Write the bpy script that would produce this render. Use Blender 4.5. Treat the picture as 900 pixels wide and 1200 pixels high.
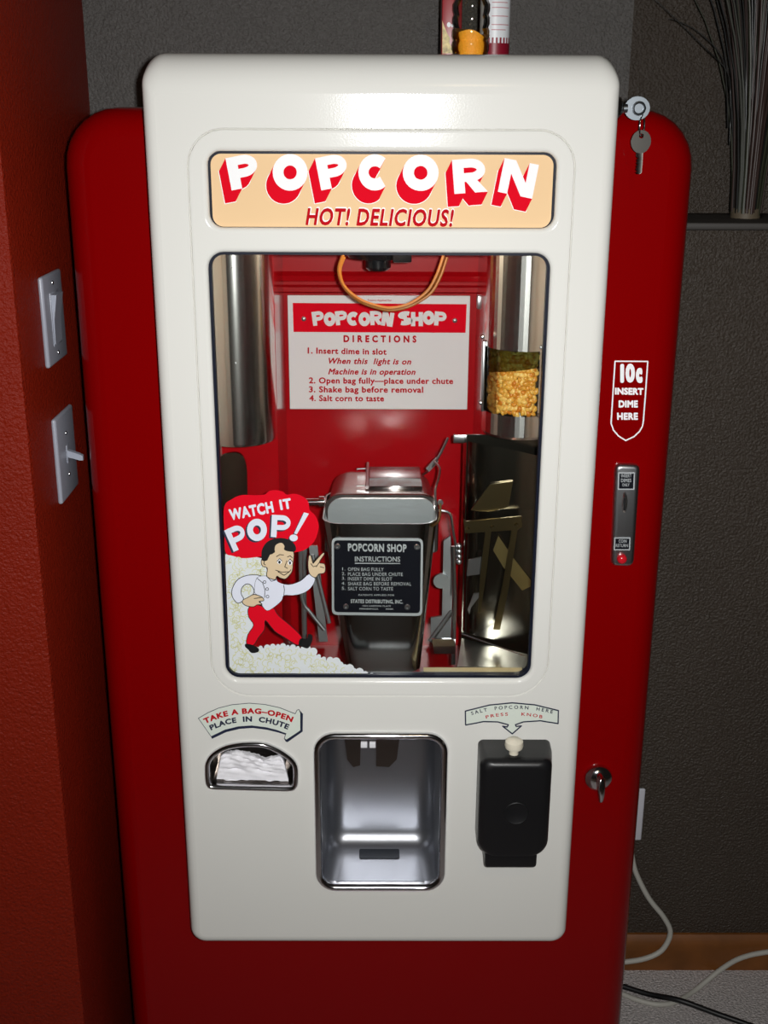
import bpy, bmesh, math, random
from mathutils import Vector, Matrix
from mathutils.geometry import delaunay_2d_cdt
random.seed(7)
S = bpy.context.scene
COL = S.collection
PI = math.pi
for o in list(bpy.data.objects): bpy.data.objects.remove(o)

# ------------------------------------------------------------------ camera
F = 1390.0
PITCH, YAW, ROLL = math.radians(18.84), math.radians(.277), math.radians(.234)
CAM = Vector((0, -1.49, 1.6))
fw = Vector((math.sin(YAW)*math.cos(PITCH), math.cos(YAW)*math.cos(PITCH), -math.sin(PITCH)))
r0 = Vector((math.cos(YAW), -math.sin(YAW), 0)); u0 = r0.cross(fw)
RT = math.cos(ROLL)*r0 + math.sin(ROLL)*u0
UP = -math.sin(ROLL)*r0 + math.cos(ROLL)*u0
cd = bpy.data.cameras.new('camera'); cam = bpy.data.objects.new('camera', cd); COL.objects.link(cam)
cd.sensor_fit = 'HORIZONTAL'; cd.sensor_width = 36; cd.lens = F/900*36
cd.clip_start = .05
m = Matrix((RT, UP, -fw)).transposed().to_4x4(); m.translation = CAM
cam.matrix_world = m
S.camera = cam

# ------------------------------------------------------------------ light and exposure
S.view_settings.view_transform = 'Standard'; S.view_settings.look = 'None'
S.view_settings.exposure = 0; S.view_settings.gamma = 1
S.view_settings.use_curve_mapping = False
w = bpy.data.worlds.new('room_dim_light'); S.world = w; w.use_nodes = True
w.node_tree.nodes['Background'].inputs[0].default_value = (.9, .75, .62, 1)
w.node_tree.nodes['Background'].inputs[1].default_value = .008

def area(name, loc, aim, size, power, color, spread=180, shape='DISK'):
    l = bpy.data.lights.new(name, 'AREA'); l.shape = shape; l.size = size; l.energy = power
    l.color = color; l.spread = math.radians(spread)
    o = bpy.data.objects.new(name, l); COL.objects.link(o); o.location = loc
    d = Vector(aim) - Vector(loc); o.rotation_euler = d.to_track_quat('-Z', 'Y').to_euler()
    return o
# the flash of the camera, a hand's width to the right of the lens
area('camera_flash', CAM + RT*.040 + UP*.012 + fw*.0, CAM + fw*1.6 + RT*.02 + UP*.10, .028, 10.7, (1, 1, .99), 120)
# a warm ceiling lamp of the room, behind the photographer
area('ceiling_lamp', (.31, -2.3, 2.75), (.2, 0, 1.2), .17, 2.0, (1, .72, .38), 180)

# ------------------------------------------------------------------ pixel -> place
def ray(px, py):
    return RT*((px-450)/F) - UP*((py-600)/F) + fw
def at(px, py, Y=0.0):
    d = ray(px, py); return CAM + d*((Y-CAM.y)/d.y)
def atx(px, py, X):
    d = ray(px, py); return CAM + d*((X-CAM.x)/d.x)
def atz(px, py, z):
    d = ray(px, py); return CAM + d*((z-CAM.z)/d.z)

# ------------------------------------------------------------------ materials
def mat(name, color, rough=.5, metal=0.0, bump=None, coat=0, spec=.5, aniso=None, var=None, emit=None):
    m = bpy.data.materials.new(name); m.use_nodes = True
    nt = m.node_tree; b = nt.nodes['Principled BSDF']
    b.inputs['Base Color'].default_value = (*color, 1); b.inputs['Roughness'].default_value = rough
    b.inputs['Metallic'].default_value = metal; b.inputs['Coat Weight'].default_value = coat
    b.inputs['Coat Roughness'].default_value = .08; b.inputs['Specular IOR Level'].default_value = spec
    tc = nt.nodes.new('ShaderNodeTexCoord')
    if var:
        sc, amt = var
        n = nt.nodes.new('ShaderNodeTexNoise'); n.inputs['Scale'].default_value = sc; n.inputs['Detail'].default_value = 6
        nt.links.new(tc.outputs['Object'], n.inputs['Vector'])
        r = nt.nodes.new('ShaderNodeMapRange'); r.inputs[1].default_value = .3; r.inputs[2].default_value = .7
        r.inputs[3].default_value = 1-amt; r.inputs[4].default_value = 1+amt
        nt.links.new(n.outputs['Fac'], r.inputs[0])
        mx = nt.nodes.new('ShaderNodeMix'); mx.data_type = 'RGBA'; mx.blend_type = 'MULTIPLY'; mx.inputs[0].default_value = 1
        mx.inputs[6].default_value = (*color, 1)
        nt.links.new(r.outputs[0], mx.inputs[7]); nt.links.new(mx.outputs[2], b.inputs['Base Color'])
    if bump:
        sc, st, dist = bump[:3]
        n = nt.nodes.new('ShaderNodeTexNoise'); n.inputs['Scale'].default_value = sc; n.inputs['Detail'].default_value = 3
        if len(bump) > 3:
            mp = nt.nodes.new('ShaderNodeMapping'); mp.inputs['Scale'].default_value = bump[3]
            nt.links.new(tc.outputs['Object'], mp.inputs['Vector']); nt.links.new(mp.outputs[0], n.inputs['Vector'])
        else: nt.links.new(tc.outputs['Object'], n.inputs['Vector'])
        bp = nt.nodes.new('ShaderNodeBump'); bp.inputs['Strength'].default_value = st; bp.inputs['Distance'].default_value = dist
        nt.links.new(n.outputs['Fac'], bp.inputs['Height']); nt.links.new(bp.outputs[0], b.inputs['Normal'])
    if aniso:
        b.inputs['Anisotropic'].default_value = aniso[0]; b.inputs['Anisotropic Rotation'].default_value = aniso[1]
        t = nt.nodes.new('ShaderNodeTangent'); t.direction_type = 'RADIAL'; t.axis = 'Z'
        nt.links.new(t.outputs[0], b.inputs['Tangent'])
    return m

def glass_mat(name, tint=(1, 1, 1), refl=1.0, rough=0.0):
    m = bpy.data.materials.new(name); m.use_nodes = True; nt = m.node_tree; nt.nodes.clear()
    out = nt.nodes.new('ShaderNodeOutputMaterial'); mix = nt.nodes.new('ShaderNodeMixShader')
    tr = nt.nodes.new('ShaderNodeBsdfTransparent'); tr.inputs[0].default_value = (*tint, 1)
    gl = nt.nodes.new('ShaderNodeBsdfGlossy'); gl.inputs['Roughness'].default_value = rough
    fr = nt.nodes.new('ShaderNodeFresnel'); fr.inputs[0].default_value = 1.45
    mm = nt.nodes.new('ShaderNodeMath'); mm.operation = 'MULTIPLY'; mm.inputs[1].default_value = refl
    nt.links.new(fr.outputs[0], mm.inputs[0]); nt.links.new(mm.outputs[0], mix.inputs[0])
    nt.links.new(tr.outputs[0], mix.inputs[1]); nt.links.new(gl.outputs[0], mix.inputs[2]); nt.links.new(mix.outputs[0], out.inputs[0])
    return m

M = dict(
    cream=mat('cream_enamel', (.77, .765, .725), .13, bump=(420, .035, .002), spec=.16),
    red=mat('red_enamel', (.218, .0002, .0008), .14, bump=(300, .03, .002), spec=.18),
    red_in=mat('red_inner_enamel', (.40, .002, .006), .22, coat=.5),
    chrome=mat('chrome', (.75, .75, .77), .12, 1.0),
    steel=mat('brushed_steel', (.84, .83, .80), .20, 1.0, aniso=(.8, .25)),
    satin=mat('satin_steel', (.55, .56, .58), .30, 1.0),
    pale=mat('pale_aluminium', (.62, .66, .68), .42, 1.0, bump=(120, .05, .002)),
    dark_steel=mat('dark_smoky_steel', (.20, .185, .15), .20, 1.0),
    mirror=mat('polished_steel', (.42, .42, .43), .13, 1.0, aniso=(.8, .25)),
    brown_steel=mat('tarnished_kettle_metal', (.42, .36, .35), .26, 1.0, var=(30, .15)),
    bronze=mat('dark_bronze', (.20, .155, .075), .3, 1.0),
    brass=mat('gold_toned_metal', (.46, .36, .15), .35, 1.0),
    gold=mat('cream_yellow_sill_paint', (.80, .68, .38), .4),
    gasket=mat('black_rubber_gasket', (.007, .009, .020), .4, spec=.15),
    black=mat('black_plastic', (.006, .006, .007), .38, bump=(700, .04, .001)),
    blackgloss=mat('black_bakelite', (.01, .01, .012), .2),
    plate=mat('black_plate_enamel', (.006, .007, .012), .3),
    silver=mat('silver_print', (.62, .66, .68), .45, .5),
    tan=mat('tan_sign_face', (.86, .60, .345), .5, spec=.0),
    white=mat('white_print', (.93, .93, .95), .45, spec=.3),
    whitep=mat('white_paint_letters', (.95, .95, .96), .5, spec=.0),
    redp=mat('bright_red_print', (.74, .006, .020), .45, spec=.0),
    redt=mat('red_lettering', (.50, .008, .015), .5, spec=.0),
    navy=mat('navy_print', (.012, .018, .05), .5),
    mint=mat('pale_mint_print', (.74, .80, .72), .45, spec=.3),
    plexi=mat('white_plexiglass', (.80, .79, .80), .25, spec=.4),
    skin=mat('tan_print', (.72, .56, .36), .45, spec=.3),
    ink=mat('black_print', (.004, .004, .005), .45),
    shirt=mat('pale_blue_white_print', (.76, .79, .90), .45, spec=.3),
    popfill=mat('white_popcorn_print', (.74, .78, .80), .45, spec=.3),
    popline=mat('pale_yellow_line_print', (.66, .66, .34), .45, spec=.3),
    knob=mat('ivory_plastic', (.80, .74, .60), .35),
    paper=mat('white_paper', (.90, .89, .93), .8, bump=(60, .25, .004), spec=.1),
    cord_org=mat('orange_cord', (.38, .135, .02), .5),
    cordw=mat('grey_white_cord', (.50, .49, .44), .5),
    cordb=mat('black_cord', (.006, .006, .007), .45),
    switch=mat('white_switch_plastic', (.36, .39, .46), .35),
    outlet=mat('white_outlet_plastic', (.60, .60, .66), .45),
    glass=glass_mat('window_glass', (.97, .98, .97), .9),
    sight=glass_mat('sight_glass', (.96, .96, .94), .9),
    dark_pane=glass_mat('dark_tinted_glass', (.30, .35, .29), .8, .1),  # dark olive tint for the upper pane of the sight glass
    kernel=mat('golden_corn_kernel', (.78, .42, .075), .3, var=(90, .3)),
    canred=mat('canister_red_print', (.30, .008, .014), .35),
    canwhite=mat('canister_white_print', (.75, .77, .80), .4),
    canburg=mat('canister_burgundy_print', (.22, .006, .02), .4),
    cantan=mat('canister_popcorn_print', (.62, .50, .22), .5, var=(140, .5)),
    salt=mat('orange_popcorn_salt', (.95, .42, .02), .6, bump=(300, .3, .003)),
    jar=glass_mat('jar_plastic', (.90, .90, .87), 1.6, .05),
    lid=mat('jar_lid', (.10, .09, .08), .5),
    keym=mat('key_metal', (.09, .085, .078), .34, 1.0),
    flap=mat('brown_spout_steel', (.34, .31, .29), .25, 1.0),
    keys=mat('silver_key', (.27, .30, .33), .34, 1.0),
    base=mat('tan_bundle_base', (.11, .085, .055), .6),
)
nt = M['kernel'].node_tree; b_ = nt.nodes['Principled BSDF']; gm = nt.nodes.new('ShaderNodeNewGeometry'); cr = nt.nodes.new('ShaderNodeValToRGB')
cr.color_ramp.elements[0].color = (.62, .20, .015, 1); cr.color_ramp.elements[1].color = (.95, .66, .20, 1); e_ = cr.color_ramp.elements.new(.45); e_.color = (.80, .44, .07, 1)
nt.links.new(gm.outputs['Random Per Island'], cr.inputs[0]); nt.links.new(cr.outputs[0], b_.inputs['Base Color'])
def wallmat(name, color, st=.5, sc=130, rough=.55, spec=.4):
    return mat(name, color, rough, bump=(sc, st, .006), var=(6, .05), spec=spec)
M['wall'] = wallmat('grey_textured_paint', (.096, .090, .085), .9, 240, .42)
M['wall_lo'] = wallmat('brown_grey_textured_paint', (.055, .042, .032), .9, 220, .42)
M['orange'] = wallmat('burnt_orange_textured_paint', (.215, .0125, .0032), .6, 240, .45, .16)
M['wood'] = mat('stained_oak', (.20, .068, .013), .45, bump=(30, .1, .002, (1, 12, 60)), var=(14, .25))
M['carpet'] = mat('grey_carpet', (.60, .56, .55), .95, bump=(260, .6, .012), var=(220, .35), spec=.1)
GR = [mat('dark_olive_stalk', (.030, .032, .018), .45), mat('brown_stalk', (.040, .022, .018), .45), mat('black_stalk', (.008, .008, .007), .4), mat('grey_stalk', (.045, .047, .036), .6)]

# ------------------------------------------------------------------ mesh builder
ROOT = {}
class MB:
    def __init__(s): s.v = []; s.f = []; s.mi = []; s.cur = 0
    def add(s, vs, fs):
        n = len(s.v); s.v += [Vector(v) for v in vs]
        for f in fs: s.f.append([i+n for i in f]); s.mi.append(s.cur)
        return s
    def loft(s, rings, cap0=False, cap1=False, closed=True):
        n = len(rings[0]); vs = [v for r in rings for v in r]; fs = []
        for k in range(len(rings)-1):
            for i in range(n if closed else n-1):
                j = (i+1) % n; fs.append([k*n+i, k*n+j, (k+1)*n+j, (k+1)*n+i])
        if cap0: fs.append(list(range(n))[::-1])
        if cap1: fs.append([(len(rings)-1)*n+i for i in range(n)])
        return s.add(vs, fs)
    def box(s, x0, x1, y0, y1, z0, z1, bev=0.0, seg=2):
        bm = bmesh.new(); bmesh.ops.create_cube(bm, size=1)
        for v in bm.verts: v.co = Vector(((x0+x1)/2+v.co.x*(x1-x0), (y0+y1)/2+v.co.y*(y1-y0), (z0+z1)/2+v.co.z*(z1-z0)))
        if bev: bmesh.ops.bevel(bm, geom=bm.edges[:], offset=bev, segments=seg, profile=.5, affect='EDGES')
        return s.bm(bm)
    def bm(s, bm):
        bm.verts.index_update()
        s.add([v.co.copy() for v in bm.verts], [[v.index for v in f.verts] for f in bm.faces]); bm.free(); return s
    def tube(s, pts, r, seg=10, caps=True):
        pts = [Vector(p) for p in pts]; rings = []; n = len(pts)
        up = None
        for i, p in enumerate(pts):
            t = (pts[min(i+1, n-1)]-pts[max(i-1, 0)]).normalized()
            if up is None:
                up = Vector((0, 0, 1)) if abs(t.z) < .9 else Vector((1, 0, 0))
            a = (up - t*up.dot(t)).normalized(); up = a; b = t.cross(a)
            rr = r[i] if isinstance(r, (list, tuple)) else r
            rings.append([p+(a*math.cos(2*PI*k/seg)+b*math.sin(2*PI*k/seg))*rr for k in range(seg)])
        return s.loft(rings, caps, caps)
    def lathe(s, prof, c, axis='z', seg=28, a0=0, a1=None):
        c = Vector(c); full = a1 is None; a1 = a0+2*PI if full else a1
        n = seg if full else seg+1; rings = []
        for r, h in prof:
            ring = []
            for k in range(n):
                a = a0+(a1-a0)*k/seg; ca, sa = r*math.cos(a), r*math.sin(a)
                ring.append(c + {'z': Vector((ca, sa, h)), 'y': Vector((ca, h, sa)), 'x': Vector((h, ca, sa))}[axis])
            rings.append(ring)
        return s.loft(rings, full and prof[0][0] > 1e-6, full and prof[-1][0] > 1e-6, full)
    def poly(s, pts): return s.add(pts, [list(range(len(pts)))])
    def prism(s, pts2, y0, y1):       # closed outline of (x, z), with thickness along y
        a = [Vector((x, y0, z)) for x, z in pts2]; b = [Vector((x, y1, z)) for x, z in pts2]
        return s.loft([a, b], True, True)
    def build(s, name, material, parent=None, ang=35, loc=None):
        me = bpy.data.meshes.new(name)
        off = Vector(loc) if loc is not None else (ROOT[parent.name] if parent else Vector((0, 0, 0)))
        me.from_pydata([v-off for v in s.v], [], s.f)
        mats = material if isinstance(material, list) else [material]
        for mm in mats: me.materials.append(mm)
        if len(mats) > 1: me.polygons.foreach_set('material_index', s.mi)
        bm = bmesh.new(); bm.from_mesh(me)
        bmesh.ops.recalc_face_normals(bm, faces=bm.faces[:]); bm.to_mesh(me); bm.free()
        me.update()
        if ang:
            me.polygons.foreach_set('use_smooth', [True]*len(me.polygons)); me.set_sharp_from_angle(angle=math.radians(ang))
        o = bpy.data.objects.new(name, me); COL.objects.link(o)
        if parent: o.parent = parent
        else: o.location = off
        ROOT[o.name] = off
        return o

def empty(name, loc):
    o = bpy.data.objects.new(name, None); COL.objects.link(o); o.location = loc; o.empty_display_size = .05
    ROOT[o.name] = Vector(loc); return o
def tag(o, label, cat, group=None, kind=None):
    o['label'] = label; o['category'] = cat
    if group: o['group'] = group
    if kind: o['kind'] = kind
    return o
def struct(o, label=None): o['kind'] = 'structure'; return o

def rrect(x0, x1, z0, z1, rt, rb=None, n=7, rx=None):
    rb = rt if rb is None else rb
    if not isinstance(rt, tuple): rt = (rt, rt)
    if not isinstance(rb, tuple): rb = (rb, rb)
    pts = []
    for cx, cz, (ra, rz), a0 in ((x1-rt[0], z1-rt[1], rt, 0), (x0+rt[0], z1-rt[1], rt, PI/2), (x0+rb[0], z0+rb[1], rb, PI), (x1-rb[0], z0+rb[1], rb, 1.5*PI)):
        for k in range(n+1):
            a = a0+PI/2*k/n; pts.append((cx+ra*math.cos(a), cz+rz*math.sin(a)))
    return pts
def lift(pts, Y): return [Vector((x, Y, z)) for x, z in pts]
def inset(pts, d):
    n = len(pts); out = []
    area2 = sum(pts[i][0]*pts[(i+1) % n][1]-pts[(i+1) % n][0]*pts[i][1] for i in range(n)); sg = 1 if area2 > 0 else -1
    for i in range(n):
        p, q, r = Vector(pts[i-1]), Vector(pts[i]), Vector(pts[(i+1) % n])
        e1 = (q-p); e2 = (r-q)
        if e1.length < 1e-9: e1 = e2
        if e2.length < 1e-9: e2 = e1
        n1 = Vector((-e1.y, e1.x)).normalized(); n2 = Vector((-e2.y, e2.x)).normalized()
        b = (n1+n2); b = b.normalized() if b.length > 1e-6 else n1
        c = max(.45, b.dot(n1)); q2 = q+b*(d*sg/c); out.append((q2.x, q2.y))
    return out
def in_poly(p, poly):
    x, y = p; c = False
    for i in range(len(poly)):
        (x1, y1), (x2, y2) = poly[i-1], poly[i]
        if (y1 > y) != (y2 > y) and x < (x2-x1)*(y-y1)/(y2-y1)+x1: c = not c
    return c
def fill(outer, holes, Y):
    """flat face at depth Y between an outline and its holes"""
    vs, es = [], []
    for loop in [outer]+holes:
        n = len(vs); vs += [Vector(p) for p in loop]; es += [(n+i, n+(i+1) % len(loop)) for i in range(len(loop))]
    ov, oe, of, *_ = delaunay_2d_cdt(vs, es, [], 0, 1e-7)
    bm = bmesh.new(); bv = [bm.verts.new((v.x, Y, v.y)) for v in ov]
    for f in of:
        c = sum((ov[i] for i in f), Vector((0, 0)))/len(f)
        if in_poly(c, outer) and not any(in_poly(c, h) for h in holes): bm.faces.new([bv[i] for i in f])
    return bm
def union(polys):
    """merge overlapping flat polygons into one sheet of triangles"""
    vs, fs = [], []
    for q in polys:
        a = sum(q[i-1][0]*q[i][1]-q[i][0]*q[i-1][1] for i in range(len(q)))
        if abs(a) < 1e-12: continue
        n = len(vs); k = list(range(n, n+len(q))); vs += [Vector(p) for p in q]; fs.append(k if a > 0 else k[::-1])
    ov, oe, of, a_, b_, orig = delaunay_2d_cdt(vs, [], fs, 1, 1e-6)
    xs = [v.x for v in vs]; xa, xb = min(xs), max(xs); nb = 80; w_ = (xb-xa)/nb+1e-9; bk = [[] for _ in range(nb+1)]
    for f in fs:
        q = [tuple(vs[i]) for i in f]; a, b = min(p[0] for p in q), max(p[0] for p in q); c, d = min(p[1] for p in q), max(p[1] for p in q)
        for k in range(int((a-xa)/w_), int((b-xa)/w_)+1): bk[k].append((a, b, c, d, q))
    out = []
    for f in of:
        t = [(ov[i].x, ov[i].y) for i in f]; cx, cy = sum(p[0] for p in t)/len(t), sum(p[1] for p in t)/len(t)
        if any(a <= cx <= b and c <= cy <= d and in_poly((cx, cy), q) for a, b, c, d, q in bk[min(nb, max(0, int((cx-xa)/w_)))]): out.append(t)
    return out
def arcprof(r, n=6):   # (inset, depth) of a rounded edge, from the flat front inwards
    return [(r*math.sin(PI/2*k/n), r*(1-math.cos(PI/2*k/n))) for k in range(n+1)]
def smoothpath(pts, n=8):
    pts = [Vector(p) for p in pts]; out = []
    for i in range(len(pts)-1):
        p0, p1, p2, p3 = pts[max(i-1, 0)], pts[i], pts[i+1], pts[min(i+2, len(pts)-1)]
        for k in range(n):
            t = k/n; out.append(.5*((2*p1)+(p2-p0)*t+(2*p0-5*p1+4*p2-p3)*t*t+(3*p1-p0-3*p2+p3)*t**3))
    out.append(pts[-1]); return out
def smoothloop(pts, n=5):
    pts = [Vector(p) for p in pts]; m = len(pts); out = []
    for i in range(m):
        p0, p1, p2, p3 = pts[i-1], pts[i], pts[(i+1) % m], pts[(i+2) % m]
        for k in range(n):
            t = k/n; q = .5*((2*p1)+(p2-p0)*t+(2*p0-5*p1+4*p2-p3)*t*t+(3*p1-p0-3*p2+p3)*t**3); out.append((q.x, q.y))
    return out

# ------------------------------------------------------------------ lettering
def glyphs(s, bold=0.0, shear=0.0, spacing=1.0):
    """built-in font -> flat polygons; cap height is 1, x runs from 0"""
    c = bpy.data.curves.new('lettering_tmp', 'FONT'); c.body = s; c.size = 1; c.resolution_u = 3
    c.space_character = spacing; c.shear = shear
    o = bpy.data.objects.new('lettering_tmp', c); COL.objects.link(o)
    dg = bpy.context.evaluated_depsgraph_get(); ev = o.evaluated_get(dg); me = ev.to_mesh()
    v = [(p.co.x, p.co.y) for p in me.vertices]; polys = [list(p.vertices) for p in me.polygons]
    ev.to_mesh_clear(); bpy.data.objects.remove(o); bpy.data.curves.remove(c)
    cap = .683
    v = [(x/cap, y/cap) for x, y in v]
    out = [[v[i] for i in p] for p in polys]
    if bold:
        cnt = {}
        for p in polys:
            for i in range(len(p)):
                k = tuple(sorted((p[i], p[(i+1) % len(p)]))); cnt[k] = cnt.get(k, 0)+1
        used = set()
        for (a, b), n in cnt.items():
            if n != 1: continue
            A, B = Vector(v[a]), Vector(v[b]); d = B-A
            if d.length < 1e-6: continue
            nn = Vector((-d.y, d.x)).normalized()*bold
            out.append([tuple(A+nn), tuple(A-nn), tuple(B-nn), tuple(B+nn)]); used |= {a, b}
        for i in used: out.append([(v[i][0]+bold*math.cos(2*PI*k/6), v[i][1]+bold*math.sin(2*PI*k/6)) for k in range(6)])
    x0 = min(p[0] for q in out for p in q); x1 = max(p[0] for q in out for p in q)
    return [[(x-x0, y) for x, y in q] for q in out], x1-x0
def write(mb, s, mp, bold=0.0, shear=0.0, spacing=1.0):
    """mp(u in 0..1, v in cap heights) -> point"""
    g, wd = glyphs(s, bold, shear, spacing)
    for q in union(g): mb.poly([mp(x/wd, y) for x, y in q])
    return mb
def line_px(xl, yl, xr, yr, cap, Y):
    def f(u, v):
        px = xl+(xr-xl)*u; py = yl+(yr-yl)*u-v*cap
        return at(px, py, Y)
    return f
def circle3(p, q, r):
    (ax, ay), (bx, by), (cx, cy) = p, q, r
    d = 2*(ax*(by-cy)+bx*(cy-ay)+cx*(ay-by))
    ux = ((ax*ax+ay*ay)*(by-cy)+(bx*bx+by*by)*(cy-ay)+(cx*cx+cy*cy)*(ay-by))/d
    uy = ((ax*ax+ay*ay)*(cx-bx)+(bx*bx+by*by)*(ax-cx)+(cx*cx+cy*cy)*(bx-ax))/d
    return ux, uy, math.hypot(ax-ux, ay-uy)
def arc_px(p, q, r, cap, Y, conv=lambda x, y: (x, y)):
    p, q, r = conv(*p), conv(*q), conv(*r)
    cx, cy, R = circle3(p, q, r); a0 = math.atan2(p[1]-cy, p[0]-cx); a1 = math.atan2(r[1]-cy, r[0]-cx)
    def f(u, v):
        a = a0+(a1-a0)*u; rr = R+v*cap
        return at(cx+rr*math.cos(a), cy+rr*math.sin(a), Y)
    return f
# heavy block letters drawn as thick strokes in a 1 x 1 box
def stroke(pts, t):
    pts = [Vector(p) for p in pts]; pts = [p for i, p in enumerate(pts) if i == 0 or (p-pts[i-1]).length > 1e-5]; L = []; Rr = []
    for i, p in enumerate(pts):
        if i == 0: d = (pts[1]-p).normalized(); n = Vector((-d.y, d.x)); k = 1
        elif i == len(pts)-1: d = (p-pts[i-1]).normalized(); n = Vector((-d.y, d.x)); k = 1
        else:
            d1 = (p-pts[i-1]).normalized(); d2 = (pts[i+1]-p).normalized()
            n1 = Vector((-d1.y, d1.x)); n = (n1+Vector((-d2.y, d2.x))).normalized(); k = 1/max(.5, n.dot(n1))
        L.append(p+n*t/2*k); Rr.append(p-n*t/2*k)
    return [[tuple(L[i]), tuple(Rr[i]), tuple(Rr[i+1]), tuple(L[i+1])] for i in range(len(pts)-1)]
def earc(cx, cy, rx, ry, a0, a1, n=14):
    return [(cx+rx*math.cos(math.radians(a0+(a1-a0)*k/n)), cy+ry*math.sin(math.radians(a0+(a1-a0)*k/n))) for k in range(n+1)]
def heavy(ch, t=.32):
    h = t/2; q = []
    if ch in 'PR':
        q += stroke([(h, 0), (h, 1)], t)
        b = t*.76; top = 1-b/2; bot = .33+b/2; ry = (top-bot)/2
        q += stroke([(h, top), (.55, top)]+earc(.55, (top+bot)/2, 1-.55-b/2, ry, 90, -90)+[(.55, bot), (h, bot)], b)
        if ch == 'R': q += [[(.30, .45), (.66, .45), (1.04, 0), (.64, 0)]]
    elif ch == 'O': q += stroke(earc(.5, .5, .5-h, .5-h, 0, 372, 31), t)
    elif ch == 'C': q += stroke(earc(.54, .5, .54-h, .5-h, 48, 312, 24), t)
    elif ch == 'N':
        q += [[(0, 0), (t, 0), (t, 1), (0, 1)], [(1-t, 0), (1, 0), (1, 1), (1-t, 1)], [(0, 1), (t*1.25, 1), (1, 0), (1-t*1.25, 0)]]
    elif ch == 'H':
        q += [[(0, 0), (t, 0), (t, 1), (0, 1)], [(1-t, 0), (1, 0), (1, 1), (1-t, 1)], [(t*.8, .36), (1-t*.8, .36), (1-t*.8, .66), (t*.8, .66)]]
    elif ch == 'S':
        b = t*.86
        q += stroke(earc(.5, .73, .40, .27-b/2, 20, 270, 14)+earc(.5, .27, .42, .27-b/2, 90, -160, 14), b)
    return q
def heavy_px(ch, cx, cy, wd, ht, rot, t=.32, dx=0, dy=0):
    """letter as polygons in pixels; rot in degrees, counter-clockwise as seen"""
    a = math.radians(rot); out = []
    for q in heavy(ch, t):
        out.append([(cx+dx+((x-.5)*wd)*math.cos(a)-((y-.5)*ht)*math.sin(a), cy+dy-(((x-.5)*wd)*math.sin(a)+((y-.5)*ht)*math.cos(a))) for x, y in q])
    return out
def flat(mb, polys, Y, conv=None):
    for q in union(polys):
        mb.poly([at(*(conv(*p) if conv else p), Y) for p in q])
    return mb
def sweep(polys, dx, dy):
    out = []
    for q in polys:
        out.append([(x+dx, y+dy) for x, y in q])
        for i in range(len(q)):
            (a, b), (c, d) = q[i], q[(i+1) % len(q)]
            out.append([(a, b), (c, d), (c+dx, d+dy), (a+dx, b+dy)])
    return out
def grow(polys, r):
    """a polygon set widened by r all round"""
    out = [list(q) for q in polys]
    for q in polys:
        for i in range(len(q)):
            A, B = Vector(q[i]), Vector(q[(i+1) % len(q)]); d = B-A
            if d.length < 1e-6: continue
            n = Vector((-d.y, d.x)).normalized()*r
            out.append([tuple(A+n), tuple(A-n), tuple(B-n), tuple(B+n)])
            out.append([(A.x+r*math.cos(2*PI*k/6), A.y+r*math.sin(2*PI*k/6)) for k in range(6)])
    return out
def outline(pts, r, closed=True):
    out = []; n = len(pts)
    for i in range(n if closed else n-1):
        A, B = Vector(pts[i]), Vector(pts[(i+1) % n]); d = B-A
        if d.length < 1e-6: continue
        nn = Vector((-d.y, d.x)).normalized()*r
        out.append([tuple(A+nn), tuple(A-nn), tuple(B-nn), tuple(B+nn)])
    for p in pts: out.append([(p[0]+r*math.cos(2*PI*k/6), p[1]+r*math.sin(2*PI*k/6)) for k in range(6)])
    return out
def disc(cx, cy, rx, ry=None, n=18): ry = ry or rx; return [(cx+rx*math.cos(2*PI*k/n), cy+ry*math.sin(2*PI*k/n)) for k in range(n)]

# ================================================================== the room
WY = .436            # wall behind the machine
WX = -.4451          # side face of the orange wall end
NX = at(740, 50, WY).x; LZ = 1.4289; RY = .622
mb = MB(); mb.box(-2.2, 2.2, -3.2, .9, -.05, 0); struct(mb.build('floor', M['carpet'], ang=0))
mb = MB(); mb.box(WX-.4, NX, WY, WY+.25, 0, 2.7); struct(mb.build('wall_back', M['wall'], ang=0))
mb = MB(); mb.box(NX, 2.2, WY, WY+.25, 0, LZ-.012); struct(mb.build('wall_right', M['wall_lo'], ang=0))
mb = MB(); mb.box(NX-.05, 2.2, RY, RY+.1, LZ-.1, 2.7); struct(mb.build('wall_recess', M['wall_lo'], ang=0))
mb = MB(); mb.box(NX+.0005, 2.2, WY, RY, LZ-.012, LZ, .003); struct(mb.build('trim_1', mat('ledge_dark_paint', (.034, .029, .025), .6), ang=30))
mb = MB(); mb.box(-2.2, WX, -.0315, WY+.25, 0, 2.7, .006, 2); struct(mb.build('wall_left', M['orange'], ang=30))
mb = MB(); bp = [(0, 0), (-.016, 0), (-.016, .055), (-.012, .068), (-.006, .076), (0, .076)]
mb.loft([[Vector((x, WY+y, z)) for y, z in bp] for x in (WX, 2.2)], True, True); struct(mb.build('baseboard_back', M['wood'], ang=30))

# ================================================================== popcorn machine
BX0, BX1, BTOP = -.403, .4035, 1.599
DX0, DX1, DZ0, DZ1 = -.2835, .2868, .397, 1.661
DY = .068
machine = empty('popcorn_machine', (0, .25, 0))
tag(machine, 'tall red and cream coin operated popcorn vending machine with glass window', 'popcorn machine')

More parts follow.
